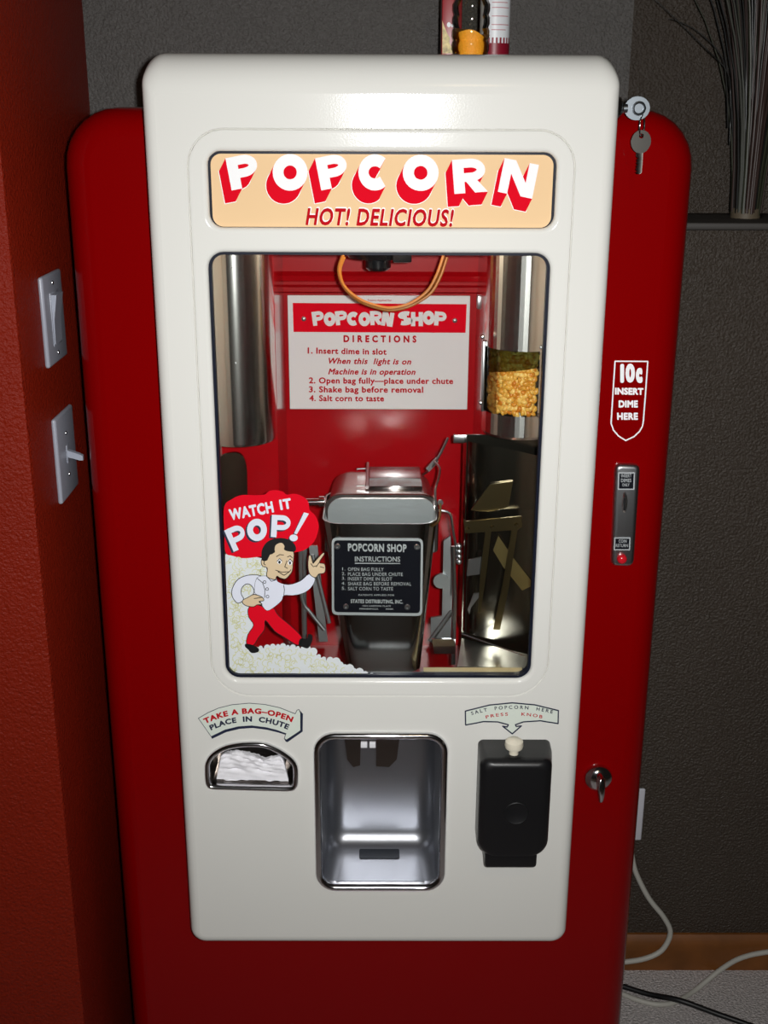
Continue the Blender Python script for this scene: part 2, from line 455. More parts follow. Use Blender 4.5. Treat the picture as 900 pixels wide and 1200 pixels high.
# cabinet: a rounded red body, open behind the door
R_ = .036; mb = MB(); rings = [lift(rrect(BX0, BX1, .004, BTOP, .072, .02), WY-.018)]
for ins, dep in reversed(arcprof(R_, 8)):
    rings.append(lift(rrect(BX0+R_-ins, BX1-R_+ins, .004+min(R_-ins, .01), BTOP-R_+ins, max(.02, .072-R_+ins), .012), DY+.002+dep))
front = [(v.x, v.z) for v in rings[-1]]
mb.loft(rings, True, False)
hole = rrect(-.235, .24, .50, 1.585, .02)
mb.bm(fill(front, [hole], DY+.002))
mb.loft([lift(hole, DY+.002), lift(hole, DY+.03)])
cabinet = mb.build('cabinet', M['red'], machine, 30)

# door: cream, rounded edges, big soft roll at its top
mb = MB(); rings = [lift(rrect(DX0, DX1, DZ0, DZ1, (.026, .030), .024), DY)]
rs, rt_ = .016, .046
for k in range(15):
    Y = rt_*(1-math.sin(PI/2*k/14)) if k < 14 else 0
    iz = rt_-math.sqrt(max(0, rt_**2-(rt_-Y)**2)); isd = rs-math.sqrt(max(0, rs**2-(rs-Y)**2)) if Y < rs else 0
    rings.append(lift(rrect(DX0+isd, DX1-isd, DZ0+isd, DZ1-iz, (max(.008, .026-isd*.9), max(.010, .030-iz*.5)), max(.008, .024-isd)), Y))
mb.loft(rings, False, False)
back_hole = rrect(-.234, .238, .50, 1.585, .02)
mb.bm(fill([(v.x, v.z) for v in rings[0]], [back_hole], DY))
dfront = [(v.x, v.z) for v in rings[-1]]
tl, br = at(217, 400), at(452, 817); pz1 = at(450, 150.5).z
# embossed panel outline
PX0, PX1, PZ0, PZ1 = at(228, 400).x, at(661.5, 400).x, at(450, 817).z, pz1
PX0, PX1 = at(228.5, 400).x, at(664, 400).x
panel = rrect(PX0, PX1, PZ0, PZ1, .046, .056, 10)
gr1 = inset(panel, .0012); gr2 = inset(panel, .0025); gr3 = inset(panel, .005)
mb.loft([lift(panel, 0), lift(gr1, .0022), lift(gr2, -.0004), lift(gr3, -.0007)])
SX0, SX1, SZ0, SZ1 = at(244, 222).x, at(651.5, 222).x, at(450, 267.5).z, at(450, 178).z
WX0, WX1, WZ0, WZ1 = -.2125, .2128, at(450, 796.5).z, at(450, 296.5).z
sign_hole = rrect(SX0, SX1, SZ0, SZ1, .016); win_hole = rrect(WX0, WX1, WZ0, WZ1, .020)
# bag slot and delivery chute
def c8(x, y): return (225+x/6.43, 815+y/6.43)
bag_out = smoothloop([(93, 560), (98, 500), (140, 432), (225, 378), (330, 350), (450, 342), (560, 353), (680, 405), (765, 468), (802, 535), (805, 640), (792, 690), (748, 716), (600, 716), (300, 708), (150, 702), (112, 680), (97, 640)], 4)
bag_out = [(p.x, p.z) for p in (at(*c8(*q)) for q in bag_out)]
CX0, CX1, CZ0, CZ1 = at(368, 950).x, at(524, 950).x, at(445, 1043).z, at(445, 857.5).z
ch_out = rrect(CX0, CX1, CZ0, CZ1, .031)
lips = []
lip_r = .006
def hole_lip(pts, y0):
    rr = []
    for ins, dep in arcprof(lip_r, 5): rr.append(lift(inset(pts, ins-lip_r), y0+dep))
    rr.append(lift(pts, .012))
    mb.loft(rr)
    return inset(pts, -lip_r)
lh1 = hole_lip(sign_hole, -.0007); lh2 = hole_lip(win_hole, -.0007)
n_smooth = len(mb.f)
ch_in = inset(ch_out, .006); bag_in = inset(bag_out, .003)
mb.bm(fill(gr3, [lh1, lh2], -.0007))
mb.bm(fill(dfront, [panel, ch_in, bag_in], 0))
# inner face of the door round the window and sign
inner = rrect(-.232, .236, .80, 1.58, .01)
mb.bm(fill(inner, [rrect(WX0-.001, WX1+.001, WZ0-.001, WZ1+.001, .02), rrect(SX0-.001, SX1+.001, SZ0-.001, SZ1+.001, .016)], .018))
door = mb.build('door', M['cream'], machine, 20)

# lit-looking header sign: a tan plate with printed letters
mb = MB(); plate = rrect(SX0+.0032, SX1-.0034, SZ0+.0006, SZ1-.0030, .013); mb.prism(plate, .0066, .0096)
header = mb.build('header_sign', M['tan'], machine, 30)
mb = MB(); mb.loft([lift(sign_hole, .007), lift(inset(sign_hole, .0032), .007), lift(inset(sign_hole, .0032), .0145), lift(sign_hole, .0145), lift(sign_hole, .007)])
mb.build('sign_gasket', M['gasket'], header, 30)
mb = MB(); mb.prism(rrect(SX0-.003, SX1+.003, SZ0-.003, SZ1+.003, .016), .0146, .0165); mb.build('sign_backing', M['gasket'], header, 30)
LET = [('P', 285, 201, 35, 38.5, 11), ('O', 340, 202, 41, 43, 0), ('P', 390, 201, 35, 38.5, 11), ('C', 438, 202, 36, 42.5, 0),
       ('O', 493, 202.5, 42, 42.5, 0), ('R', 550, 206, 38, 40, 4), ('N', 607.5, 209, 41, 40.5, -11.5)]
TS = {'P': .36, 'O': .31, 'C': .33, 'R': .34, 'N': .27}
for ch, cx, cy, wd, ht, ro in LET:
    q = heavy_px(ch, cx, cy, wd, ht, ro, TS[ch])
    flat(MB(), q, .0055).build('letter_face', M['whitep'], header, 0)['label'] = 'white face of a block letter'
    flat(MB(), sweep(q, -7.6, 15.2), .0059).build('letter_side', M['redp'], header, 0)['label'] = 'red side of a block letter'
    flat(MB(), grow([p for p in heavy_px(ch, cx, cy, wd, ht, ro, TS[ch], -7.6, 15.2)], .9), .0063).build('letter_edge', M['whitep'], header, 0)
mb = MB(); write(mb, 'HOT! DELICIOUS!', line_px(358, 263, 532, 265, 18.5, .0056), .045, .2, 1.1)
mb.build('slogan', M['redt'], header, 0)['label'] = 'red slanted words HOT! DELICIOUS!'
mb = MB(); write(mb, 'HOT! DELICIOUS!', line_px(358.3, 262, 532.6, 264, 18.5, .0060), .08, .2, 1.1)
mb.build('slogan_outline', M['whitep'], header, 0)

# window frame and glass
mb = MB(); gi = inset(win_hole, .0034)
mb.loft([lift(win_hole, .0065), lift(gi, .0065), lift(gi, .018), lift(win_hole, .018), lift(win_hole, .0065)])
window = mb.build('window_gasket', M['gasket'], machine, 30)
mb = MB(); mb.prism(inset(win_hole, .001), .0125, .0155)
mb.build('window_glass', M['glass'], window, 30)['label'] = 'clear window glass'

# ------------------------------------------------------------------ printed figure on the glass
GY = .0122
def c7(x, y): return (240+x/4.286, 530+y/4.286)
decal_parts = {}
def bumps(pts, r0, r1, step):
    out = []; acc = 0
    for i in range(len(pts)-1):
        A, B = Vector(pts[i]), Vector(pts[i+1]); L = (B-A).length; k = max(1, int(L/step))
        for j in range(k):
            p = A+(B-A)*((j+.5)/k); out.append(disc(p.x, p.y, random.uniform(r0, r1), n=12))
    return out
rn = random.Random(3)
heap = [(102, 512), (140, 520), (185, 528), (232, 520), (285, 532), (302, 560), (318, 610), (300, 640), (215, 745), (225, 800), (245, 866), (222, 920), (218, 975), (262, 978), (300, 985), (355, 972), (430, 978), (480, 985), (530, 985), (560, 1018), (610, 1045), (650, 1045), (690, 1075), (740, 1090), (790, 1108), (855, 1122), (855, 1128), (126, 1122)]
mb = MB(); flat(mb, [heap]+bumps(heap[0:4], 10, 22, 24)+bumps(heap[13:26], 9, 23, 25), GY, c7)
decal = mb.build('window_decal', M['popfill'], machine, 0); decal['label'] = 'printed decal of a boy and popcorn on the window'
def inside(p, poly):
    x, y = p; c = False
    for i in range(len(poly)):
        (x1, y1), (x2, y2) = poly[i-1], poly[i]
        if (y1 > y) != (y2 > y) and x < (x2-x1)*(y-y1)/(y2-y1)+x1: c = not c
    return c
mb = MB(); k = 0
while k < 330:
    x, y = rn.uniform(100, 860), rn.uniform(505, 1122)
    if not inside((x, y), heap): continue
    k += 1; r = rn.uniform(9, 19); a = rn.uniform(0, 360); ln = rn.uniform(90, 220)
    arc = [(x+r*math.cos(math.radians(a+ln*j/6)), y+r*math.sin(math.radians(a+ln*j/6))) for j in range(7)]
    if all(inside(p, heap) for p in arc): flat(mb, outline(arc, 1.5, False), GY-.0003, c7)
mb.build('popcorn_outline', M['popline'], decal, 0)
balloon = smoothloop([(97, 275), (135, 236), (185, 215), (255, 216), (300, 212), (322, 195), (352, 190), (392, 198), (412, 213), (450, 208), (492, 222), (520, 250), (527, 290), (555, 318), (572, 365), (565, 410), (548, 450), (515, 482), (478, 498), (420, 506), (340, 515), (250, 528), (190, 532), (140, 520), (104, 502), (98, 400)], 4)
mb = MB(); flat(mb, [balloon], GY-.0002, c7); mb.build('speech_balloon', M['redp'], decal, 0)
def c7arc(p, q, r, cap): return arc_px(p, q, r, cap/4.286, GY-.0006, c7)
def c7line(xl, yl, xr, yr, cap, dy=.0006):
    a, b = c7(xl, yl), c7(xr, yr); ang = math.atan2(b[1]-a[1], b[0]-a[0])
    def f(u, v):
        px = a[0]+(b[0]-a[0])*u+math.sin(ang)*v*cap/4.286; py = a[1]+(b[1]-a[1])*u-math.cos(ang)*v*cap/4.286
        return at(px, py, GY-dy)
    return f
mb = MB()
write(mb, 'WATCH', c7line(128, 340, 348, 298, 50), .075, 0, 1.1); write(mb, 'IT', c7line(380, 288, 438, 278, 46), .075, 0, 1.15)
pop = [('P', 163, 428, 92, 118, 24), ('O', 262, 390, 100, 112, 0), ('P', 382, 372, 96, 112, -3)]
nv = MB()
for ch, cx, cy, wd, ht, ro in pop:
    q = heavy_px(ch, cx, cy, wd, ht, ro, .30); flat(mb, q, GY-.0006, c7); flat(nv, sweep(q, -9, 7), GY-.0004, c7)
q = [[(498, 302), (523, 308), (462, 412), (448, 408)], disc(446, 430, 21, 17)]
flat(mb, q, GY-.0006, c7); flat(nv, sweep(q, -6, 5), GY-.0004, c7)
mb.build('balloon_lettering', M['shirt'], decal, 0)['label'] = 'white words WATCH IT POP!'
nv.build('lettering_shadow', M['navy'], decal, 0)
lines = MB()
def figure(name, m_, polys, d, sm=True, ol=1.8):
    b = MB()
    for p in polys:
        s_ = smoothloop(p, 3) if sm else p
        flat(b, [s_], GY-d, c7)
        if ol: flat(lines, outline(s_, ol), GY-d-.0001, c7)
    return b.build(name, m_, decal, 0)
figure('trousers', M['redp'], [[(217, 790), (240, 765), (285, 772), (312, 792), (342, 778), (370, 820), (430, 870), (488, 930), (475, 966), (450, 962), (400, 930), (350, 898), (305, 845), (300, 890), (270, 930), (245, 968), (210, 962), (217, 915), (245, 868), (222, 830)]], .0008)
figure('shoe', M['ink'], [[(480, 935), (512, 937), (520, 914), (538, 918), (541, 945), (522, 982), (500, 982), (472, 966)]], .0009, ol=0)
figure('shoe', M['ink'], [[(205, 962), (240, 968), (270, 985), (268, 1003), (235, 1008), (217, 990), (203, 978)]], .0009, ol=0)
armring = smoothloop([(280, 620), (215, 618), (165, 640), (138, 685), (138, 725), (165, 758), (195, 740), (183, 712), (186, 682), (208, 662), (232, 668), (248, 695), (244, 722), (280, 735), (310, 660)], 3)
b = MB(); flat(b, [armring], GY-.0010, c7); flat(lines, outline(armring, 1.8), GY-.0011, c7)
torso = smoothloop([(262, 632), (310, 622), (355, 632), (368, 652), (420, 666), (480, 648), (524, 613), (553, 638), (530, 682), (490, 708), (440, 718), (397, 718), (385, 745), (350, 775), (312, 795), (285, 762), (270, 722), (250, 700)], 3)
flat(b, [torso], GY-.0013, c7); flat(lines, outline(torso, 1.8), GY-.0012, c7)
b.build('shirt', M['shirt'], decal, 0)
lap = MB()
for p in ([(397, 718), (400, 690), (396, 668)], [(262, 632), (290, 655), (302, 690), (300, 730)], [(310, 622), (335, 648), (360, 640)]): flat(lap, outline(smoothloop(p, 1), 1.6, False), GY-.0015, c7)
for p in ((300, 652), (313, 687), (315, 725)): flat(lap, outline(disc(*p, 7, n=12), 1.5), GY-.0015, c7)
figure('hand', M['skin'], [[(527, 612), (518, 570), (523, 520), (533, 520), (543, 556), (553, 548), (592, 506), (600, 513), (575, 553), (600, 560), (606, 582), (600, 606), (572, 612), (556, 630)]], .0016)
figure('hand', M['skin'], [[(192, 742), (215, 730), (248, 714), (288, 728), (296, 745), (272, 750), (288, 764), (262, 766), (246, 776), (212, 772), (190, 758)]], .0017)
figure('face', M['skin'], [[(352, 470), (368, 455), (390, 455), (402, 472), (402, 490), (446, 500), (443, 560), (440, 592), (430, 612), (405, 636), (380, 632), (362, 622), (352, 640), (312, 624), (314, 582), (290, 572), (283, 550), (292, 530), (312, 533), (320, 515), (345, 505)]], .0018)
figure('hair', M['ink'], [[(287, 538), (285, 500), (300, 465), (330, 440), (380, 430), (425, 440), (452, 464), (458, 490), (442, 500), (402, 492), (402, 470), (385, 455), (362, 462), (350, 480), (352, 502), (330, 512), (320, 530), (312, 544), (296, 546)]], .0020, ol=0)
b = MB(); flat(b, [disc(375, 548, 12, 14), disc(428, 552, 11, 15)], GY-.0021, c7); b.build('eye_white', M['white'], decal, 0)
flat(lap, [disc(375, 552, 6, 8), disc(428, 556, 5, 8)], GY-.0023, c7)
for p in ([(360, 524), (376, 514), (396, 516)], [(415, 526), (428, 520), (440, 530)], [(412, 545), (402, 576), (415, 583)], [(355, 592), (385, 602), (425, 600), (432, 590)], [(368, 600), (398, 618), (422, 602)], [(300, 545), (296, 560), (305, 566)],
          [(363, 548), (375, 534), (388, 546)], [(418, 550), (428, 536), (440, 550)], [(533, 560), (545, 575), (560, 570)], [(575, 553), (560, 575)], [(580, 575), (598, 580)], [(248, 735), (290, 728)]):
    flat(lap, outline(p, 1.8, False), GY-.0023, c7)
lines.build('figure_outline', M['ink'], decal, 0); lap.build('figure_line', M['ink'], decal, 0)

# ------------------------------------------------------------------ inside the machine
BY = .375
AX0, AX1 = at(334, 410, BY).x, at(557, 410, BY).x
zb = .72
mb = MB()
prof = [(BY, zb), (BY, at(450, 346, BY).z)]
z1, z2, z3, z4 = [at(450, y, BY).z for y in (341, 336, 328, 322)]
prof += [(BY, z1-.004), (BY-.010, z1), (BY-.010, z2), (BY-.002, z2+.003), (BY-.002, z3-.003), (BY-.014, z3), (BY-.016, z4), (BY-.008, z4+.006), (BY-.008, 1.50)]
mb.loft([[Vector((x, y, z)) for y, z in prof] for x in (AX0, AX1)], closed=False)
for X in (AX0, AX1):
    mb.poly([Vector((X, BY, zb)), Vector((X, .205, zb)), Vector((X, .205, 1.5)), Vector((X, BY, 1.5))])
mb.poly([Vector((AX0, .205, zb)), Vector((-.234, .205, zb)), Vector((-.234, .205, 1.5)), Vector((AX0, .205, 1.5))])
mb.poly([Vector((AX1, .205, zb)), Vector((.238, .205, zb)), Vector((.238, .205, 1.5)), Vector((AX1, .205, 1.5))])
for X in (-.234, .238): mb.poly([Vector((X, .09, zb)), Vector((X, .205, zb)), Vector((X, .205, 1.5)), Vector((X, .09, 1.5))])
mb.box(-.234, .238, .02, BY, 1.50, 1.503); mb.box(-.234, .238, .07, BY, zb-.003, zb)
liner = mb.build('cabinet_interior', M['red_in'], machine, 30)
for xa, xb in ((-.2335, -.2325), (.2365, .2375)):
    mb = MB(); mb.box(xa, xb, .0185, .2045, zb+.001, 1.499); mb.build('jamb_panel', M['cream'], liner, 0)['label'] = 'cream side panel inside the case'
# corner seam brackets on the alcove's right
mb = MB(); p = at(562, 352, .33); mb.box(p.x-.004, p.x+.003, .32, .335, p.z-.012, p.z+.008, .001)
mb.build('interior_clip', M['satin'], liner)
mb = MB(); p = at(566, 400, .30); mb.lathe([(0, -.004), (.003, -.003), (.004, 0)], p, 'y', 10); mb.build('interior_screw', M['satin'], liner)

# directions panel
DYP = BY-.010
TLp, TRp, BRp, BLp = at(335.5, 346, DYP), at(552, 347, DYP), at(546.5, 480.5, DYP), at(341, 479, DYP)
x0, x1, z0, z1 = (TLp.x+BLp.x)/2, (TRp.x+BRp.x)/2, (BLp.z+BRp.z)/2, (TLp.z+TRp.z)/2
mb = MB(); mb.box(x0, x1, DYP, DYP+.004, z0, z1, .0006, 1); directions = mb.build('directions_panel', M['plexi'], machine, 30)
DYT = DYP-.0004
mb = MB(); flat(mb, [[(343, 355), (547, 356.5), (545.5, 390), (344, 389)]], DYT); mb.build('header_band', M['redp'], directions, 0)
mb = MB(); xs = 367
for s_, xa, xb in (('POPCORN', 366, 461), ('SHOP', 468, 523)):
    ww = (xb-xa)/len(s_)
    for i, ch in enumerate(s_):
        flat(mb, heavy_px(ch, xa+ww*(i+.5), 373+[0, 1, -.5, .5, 1, -.5, 1][i % 7], ww*1.02, 16.5, [8, 0, 6, -4, 0, 3, -9][i % 7], .36), DYT-.0003)
mb.build('shop_lettering', M['plexi'], directions, 0)['label'] = 'white block letters POPCORN SHOP'
mb = MB()
DL = [('DIRECTIONS', 402.5, 400.5, 488, 401, 7.2, .075, 0, 1.75), ('1. Insert dime in slot', 360.5, 414, 453, 415.5, 6.6, .05, 0, 1.08),
      ('When this  light is on', 385, 426, 482, 427, 6.4, .05, .25, 1.1), ('Machine is in operation', 384.5, 438.5, 487, 439, 6.4, .05, .25, 1.08),
      ('2. Open bag fully\u2014place under chute', 362, 449, 531, 449.8, 6.5, .05, 0, 1.08), ('3. Shake bag before removal', 362, 459.5, 496, 460, 6.5, .05, 0, 1.08),
      ('4. Salt corn to taste', 362.5, 469.8, 450, 470.2, 6.5, .05, 0, 1.08), ('Patents Applied For', 431, 352.8, 459, 353, 2.2, .03, 0, 1.1)]
for s_, a, b_, c, d, cap, bo, sh, sp in DL: write(mb, s_, line_px(a, b_, c, d, cap, DYT), bo, sh, sp)
mb.build('directions_text', M['redt'], directions, 0)['label'] = 'red lines of directions'
for px, py in ((356, 373.5), (533, 375.5)):
    mb = MB(); mb.lathe([(.0042, .0), (.0036, -.0025), (.0015, -.0038), (0, -.004)], at(px, py, DYP), 'y', 14); mb.build('screw', M['pale'], directions)

# lamp socket with its looped cord, and the bulb that lights the case from behind the door's top
il = bpy.data.lights.new('case_lamp', 'POINT'); il.energy = .95; il.color = (1, .86, .62); il.shadow_soft_size = .015
ilo = bpy.data.objects.new('case_lamp', il); COL.objects.link(ilo); ilo.location = (0, .085, 1.468)
LY = .17
mb = MB(); p = at(443, 301, LY); mb.lathe([(.048, .06), (.048, .008), (.042, 0), (.018, -.004), (.018, -.014), (.014, -.018), (0, -.018)], p, 'z', 28)
mb.box(p.x+.02, p.x+.045, LY-.05, LY-.03, p.z-.002, p.z+.02, .002)
socket = mb.build('lamp_socket', M['blackgloss'], machine)
mb = MB()
for d in (0, .0045):
    pts = [(402, 299), (397, 316), (403, 335), (420, 350), (440, 358), (458, 361), (480, 356), (500, 342), (512, 322), (520, 299)]
    P = [at(x, y, LY-.045+.003*i+d*.5)+Vector((d if i > 6 else d*.3, 0, -d*.6)) for i, (x, y) in enumerate(pts)]
    mb.tube(smoothpath(P, 6), .0023, 8)
mb.build('lamp_cord', M['cord_org'], socket)

# steel columns: oil column on the left, corn hopper on the right
CY = .125
def column(cx, r, ztop, zbot): return [(r, ztop), (r, zbot+.004), (r-.002, zbot), (r-.006, zbot-.0005), (0, zbot-.0005)]
zt = 1.497
lx0 = at(323, 440, CY).x-.053; zl = at(290, 524, CY-.05).z
mb = MB(); mb.lathe(column(0, .053, zt, zl), (lx0, CY, 0), 'z', 48)
oil = mb.build('steel_column', M['steel'], machine, 30)
for px, py in ((272, 313), (276, 425)):  # built in place of the door's inner screws mirrored in the column
    mb = MB(); p = at(px, py, CY-.05); mb.lathe([(.0038, .003), (.003, -.002), (0, -.003)], p, 'y', 12); mb.build('screw', M['satin'], oil)  # stands in for the reflection of a door screw
# hopper with a cut out sight window
hx = at(566.5, 440, CY).x+.053; r = .053
hz0, hz1 = at(600, 487, CY-.045).z, at(600, 411, CY-.045).z; hzb = at(600, 516, CY-.05).z
aL, aR = -PI/2-math.radians(84), -PI/2+math.radians(19)
mb = MB()
zz = [zt, hz1+.03, hz1, hz0, hz0-.01, hzb+.004]
na = 52; ang = sorted([2*PI*k/na-PI for k in range(na)]+[aR, aL+2*PI if aL < -PI else aL])
def onc(a, rad, z): return Vector((hx+rad*math.cos(a), CY+rad*math.sin(a), z))
aLn = aL
for k in range(len(ang)):
    a, b = ang[k], ang[(k+1) % len(ang)]+(2*PI if k == len(ang)-1 else 0)
    for q in range(len(zz)-1):
        mid = (a+b)/2
        if q == 2 and aLn-1e-6 < mid < aR+1e-6: continue
        mb.add([onc(a, r, zz[q]), onc(b, r, zz[q]), onc(b, r, zz[q+1]), onc(a, r, zz[q+1])], [[0, 1, 2, 3]])
mb.lathe([(r, hzb+.004), (r-.003, hzb), (0, hzb)], (hx, CY, 0), 'z', 40)
mb.lathe([(r*.52, hz1+.03), (r*.52, hz0-.02)], (hx, CY, 0), 'z', 24)
bmw = mb
hopper = bmw.build('kernel_hopper', M['steel'], machine, 40)
# frame of the sight window: side flange and screws
mb = MB(); mb.box(hx-r-.003, hx-r+.001, CY-.012, CY+.006, at(560, 480, CY).z, at(560, 398, CY).z, .001)
mb.build('hopper_flange', M['satin'], hopper)
for px, py in ((565.5, 395), (563.5, 472), (636.5, 408), (633.5, 488)):
    mb = MB(); p = at(px, py, CY-.052 if px > 600 else CY-.03); mb.lathe([(.0032, .004), (.0032, 0), (.002, -.002), (0, -.0025)], p, 'y', 12); mb.build('screw', M['satin'], hopper)
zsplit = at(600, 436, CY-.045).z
def pane(zA, zB, tilt=0):
    b = MB(); rr_ = r-.0012; n = 18; rings = [[], []]
    for k in range(n+1):
        a = aL+(aR-aL)*k/n
        rings[0].append(onc(a, rr_, zA+tilt*(k/n-.5) if zA not in (hz0, hz1) else zA)); rings[1].append(onc(a, rr_, zB+tilt*(k/n-.5) if zB not in (hz0, hz1) else zB))
    return b.loft(rings, closed=False)
pane(hz0, zsplit, .014).build('sight_glass', M['sight'], hopper)
pane(zsplit, hz1, .014).build('sight_glass_upper', M['dark_pane'], hopper)['label'] = 'dark tinted upper half of the sight glass'
# kernels: nobody could count them
mb = MB(); rk = random.Random(5)
ico = bmesh.new(); bmesh.ops.create_icosphere(ico, subdivisions=2, radius=1)
iv = [v.co.copy() for v in ico.verts]; fi = [[v.index for v in f.verts] for f in ico.faces]; ico.free()
rows = int((hz1-hz0)/.0060)
for i in range(rows*2):
    for k in range(16):
        a = aL+(aR-aL)*(k+.5*(i % 2)+rk.uniform(-.3, .3))/15.5
        if a > aR+.02: continue
        z = hz0+.0025+(i % rows)*.0060+(.003 if i >= rows else 0)+rk.uniform(-.0012, .0012); rad = r-.0060-rk.uniform(0, .004)-(.0035 if i >= rows else 0)
        p = onc(a, rad, z); s = Vector((.0046, .0026, .0034))*rk.uniform(.85, 1.2)
        rot = Matrix.Rotation(rk.uniform(0, PI), 3, 'Y') @ Matrix.Rotation(rk.uniform(-.5, .5), 3, 'X')
        rot = Matrix.Rotation(a+PI/2, 3, 'Z') @ rot
        mb.add([p+rot @ Vector((v.x*s.x*(1-.35*v.z), v.y*s.y, v.z*s.z)) for v in iv], fi)
ker = mb.build('popcorn_kernels', M['kernel'], None, 60, loc=(hx, CY, hz0))
tag(ker, 'golden unpopped corn kernels heaped behind the sight window of the steel hopper', 'corn kernels', kind='stuff')

# housing under the hopper
mb = MB()
def P3(px, py, Y): return at(px, py, Y)
tA, tB, tC = P3(546, 512, .20), P3(556, 517, .13), P3(636, 534, .075)
def curtain(top, zlow, dx=0):
    return [top, [Vector((p.x+dx, p.y, zlow)) for p in top]]
zlo = at(560, 780, .06).z
topc = smoothpath([at(543, 509, .215), at(549, 517, .165), at(568, 521, .145), at(600, 527, .14), at(642, 537, .14)], 6)
mb.loft([topc, [p+Vector((0, 0, -.30-.0*(p.x))) for p in topc]], closed=False)
botc = [Vector((p.x+.002, p.y+.004, p.z-.30)) for p in topc]
zf = at(570, 750, .14).z
pa, pb = at(547, 509, .17), at(640, 800, .17); mb.box(pa.x, .236, .168, .171, zb, pa.z, 0)
housing = mb.build('side_housing', M['dark_steel'], machine, 40)
mb = MB(); pl = [at(541, 748, .15), at(536, 779, .075), at(622, 782, .06), at(640, 776, .06), at(640, 762, .10)]
zfl = at(540, 781, .06).z
fl = [atz(541, 748, zfl), atz(536, 781, zfl), atz(640, 783, zfl), atz(640, 772, zfl)]
mb.loft([fl, [p-Vector((0, 0, .003)) for p in fl]], True, True)
rg = [atz(541, 750, zfl)+Vector((0, 0, .010)), at(622, 771, .05)]
mb.tube(rg, .0012, 6)
mb.build('floor_plate', M['satin'], housing)
YB = .118
def strip(mbx, pts, Y, th=.003):
    q = [at(x, y, Y) for x, y in pts]; mbx.loft([q, [p+Vector((0, th, 0)) for p in q]], True, True)
mb = MB(); strip(mb, [(543, 608), (546, 611), (570, 609), (611, 605), (612, 617), (607, 621), (545, 625)], YB)
strip(mb, [(569, 620), (576, 620), (570, 672), (563, 718), (560, 718), (563, 672)], YB+.004); strip(mb, [(600, 618), (607, 618), (596, 690), (586, 738), (578, 738), (590, 680)], YB+.004)
for px, py in ((548, 620), (577, 617.5), (605, 615)): mb.lathe([(.003, 0), (.002, -.003), (0, -.003)], at(px, py, YB), 'y', 8)
mb.build('hanger_bracket', M['bronze'], housing)['label'] = 'bronze hanger bracket with two legs'
mb = MB(); strip(mb, [(584, 628), (600, 652), (626, 685), (612, 692), (590, 665), (578, 645)], .134); mb.build('reflection_strip', M['brass'], housing)  # gold strip standing in for a reflection in the housing
mb = MB(); strip(mb, [(574, 568), (601, 564), (596, 594), (574, 600), (552, 598)], .136)
mb.build('housing_vane', M['bronze'], housing)
mb = MB(); strip(mb, [(549, 656), (564, 653), (562, 673), (547, 675)], .13); mb.build('latch_tab', M['satin'], housing)
mb = MB(); strip(mb, [(555, 696), (566, 694), (552, 712), (550, 720), (548, 715)], .125)
mb.build('latch_hook', M['satin'], housing)
mb = MB(); q = [at(531, 508.5, .20), at(548, 508.5, .20)]; p = at(541, 514.5, .20); mb.box(q[0].x, q[1].x+.02, .198, .202, p.z-.006, p.z+.007, .002); mb.build('clip', M['satin'], housing)

# popper: kettle box above, tapering bucket with its plate below
KY0, KY1 = .130, .270
ktop = at(445, 575, .15).z; kx0, kx1 = at(381, 600, KY0).x, at(513, 600, KY0).x; kz0 = .985
mb = MB(); rr = []
def kring(y, ins): return lift(rrect(kx0+ins, kx1-ins, kz0, ktop-ins*.6, .024, .004), y)
rr = [kring(KY0, 0), kring(KY0+.002, -.0015), kring(KY0+.005, -.0015), kring(KY0+.007, .0015), kring(KY1-.02, .006), kring(KY1-.006, .010), kring(KY1, .018)]
mb.loft(rr, True, True)
kettle = mb.build('kettle_box', M['brown_steel'], machine, 40)
mb = MB(); mb.prism(rrect(kx0+.004, kx1-.004, kz0, ktop-.005, .020, .004), KY0-.002, KY0-.0002); mb.build('kettle_front', M['pale'], kettle, 30)['label'] = 'pale aluminium front of the kettle'
lz = ktop
l0, l1 = atz(432, 572, lz), atz(495, 573, lz); l2 = atz(494, 549, lz)
mb = MB(); mb.box(l0.x, l1.x, l0.y, l2.y, lz-.004, lz+.003, .0015); mb.build('kettle_lid', M['mirror'], kettle, 30)
mb = MB(); mb.tube([atz(430, 573, lz)+Vector((0, -.002, .003)), atz(431, 545, lz)+Vector((0, 0, .003))], .0024, 10)
for py in (551, 571): a = atz(418, py, lz); mb.tube([a+Vector((0, 0, .002)), atz(430, py, lz)+Vector((0, 0, .003))], .0013, 6)
mb.build('lid_hinge', M['satin'], kettle)
mb = MB(); 
mb.tube(smoothpath([at(496, 556, .22), at(505, 549, .20), at(511, 540, .19), at(518, 528, .19), at(525, 513, .19)], 4), .0018, 8)
mb.tube(smoothpath([at(509, 541, .19), at(515, 548, .17), at(514, 560, .15), at(510, 574, .13), at(511, 592, .125)], 4), .0018, 8)
strip(mb, [(499, 549), (511, 536), (514, 541), (503, 553)], .195, .004)
mb.lathe([(.004, 0), (.004, -.006), (0, -.006)], at(516, 588, .13), 'y', 8)
mb.build('lid_latch', M['satin'], kettle)
mb = MB(); mb.tube([at(338, 589, .15), at(381, 588, .15)], .0055, 12); mb.tube([at(374, 588, .15), at(380, 588, .15)], .0085, 12); mb.build('kettle_shaft', M['chrome'], kettle)

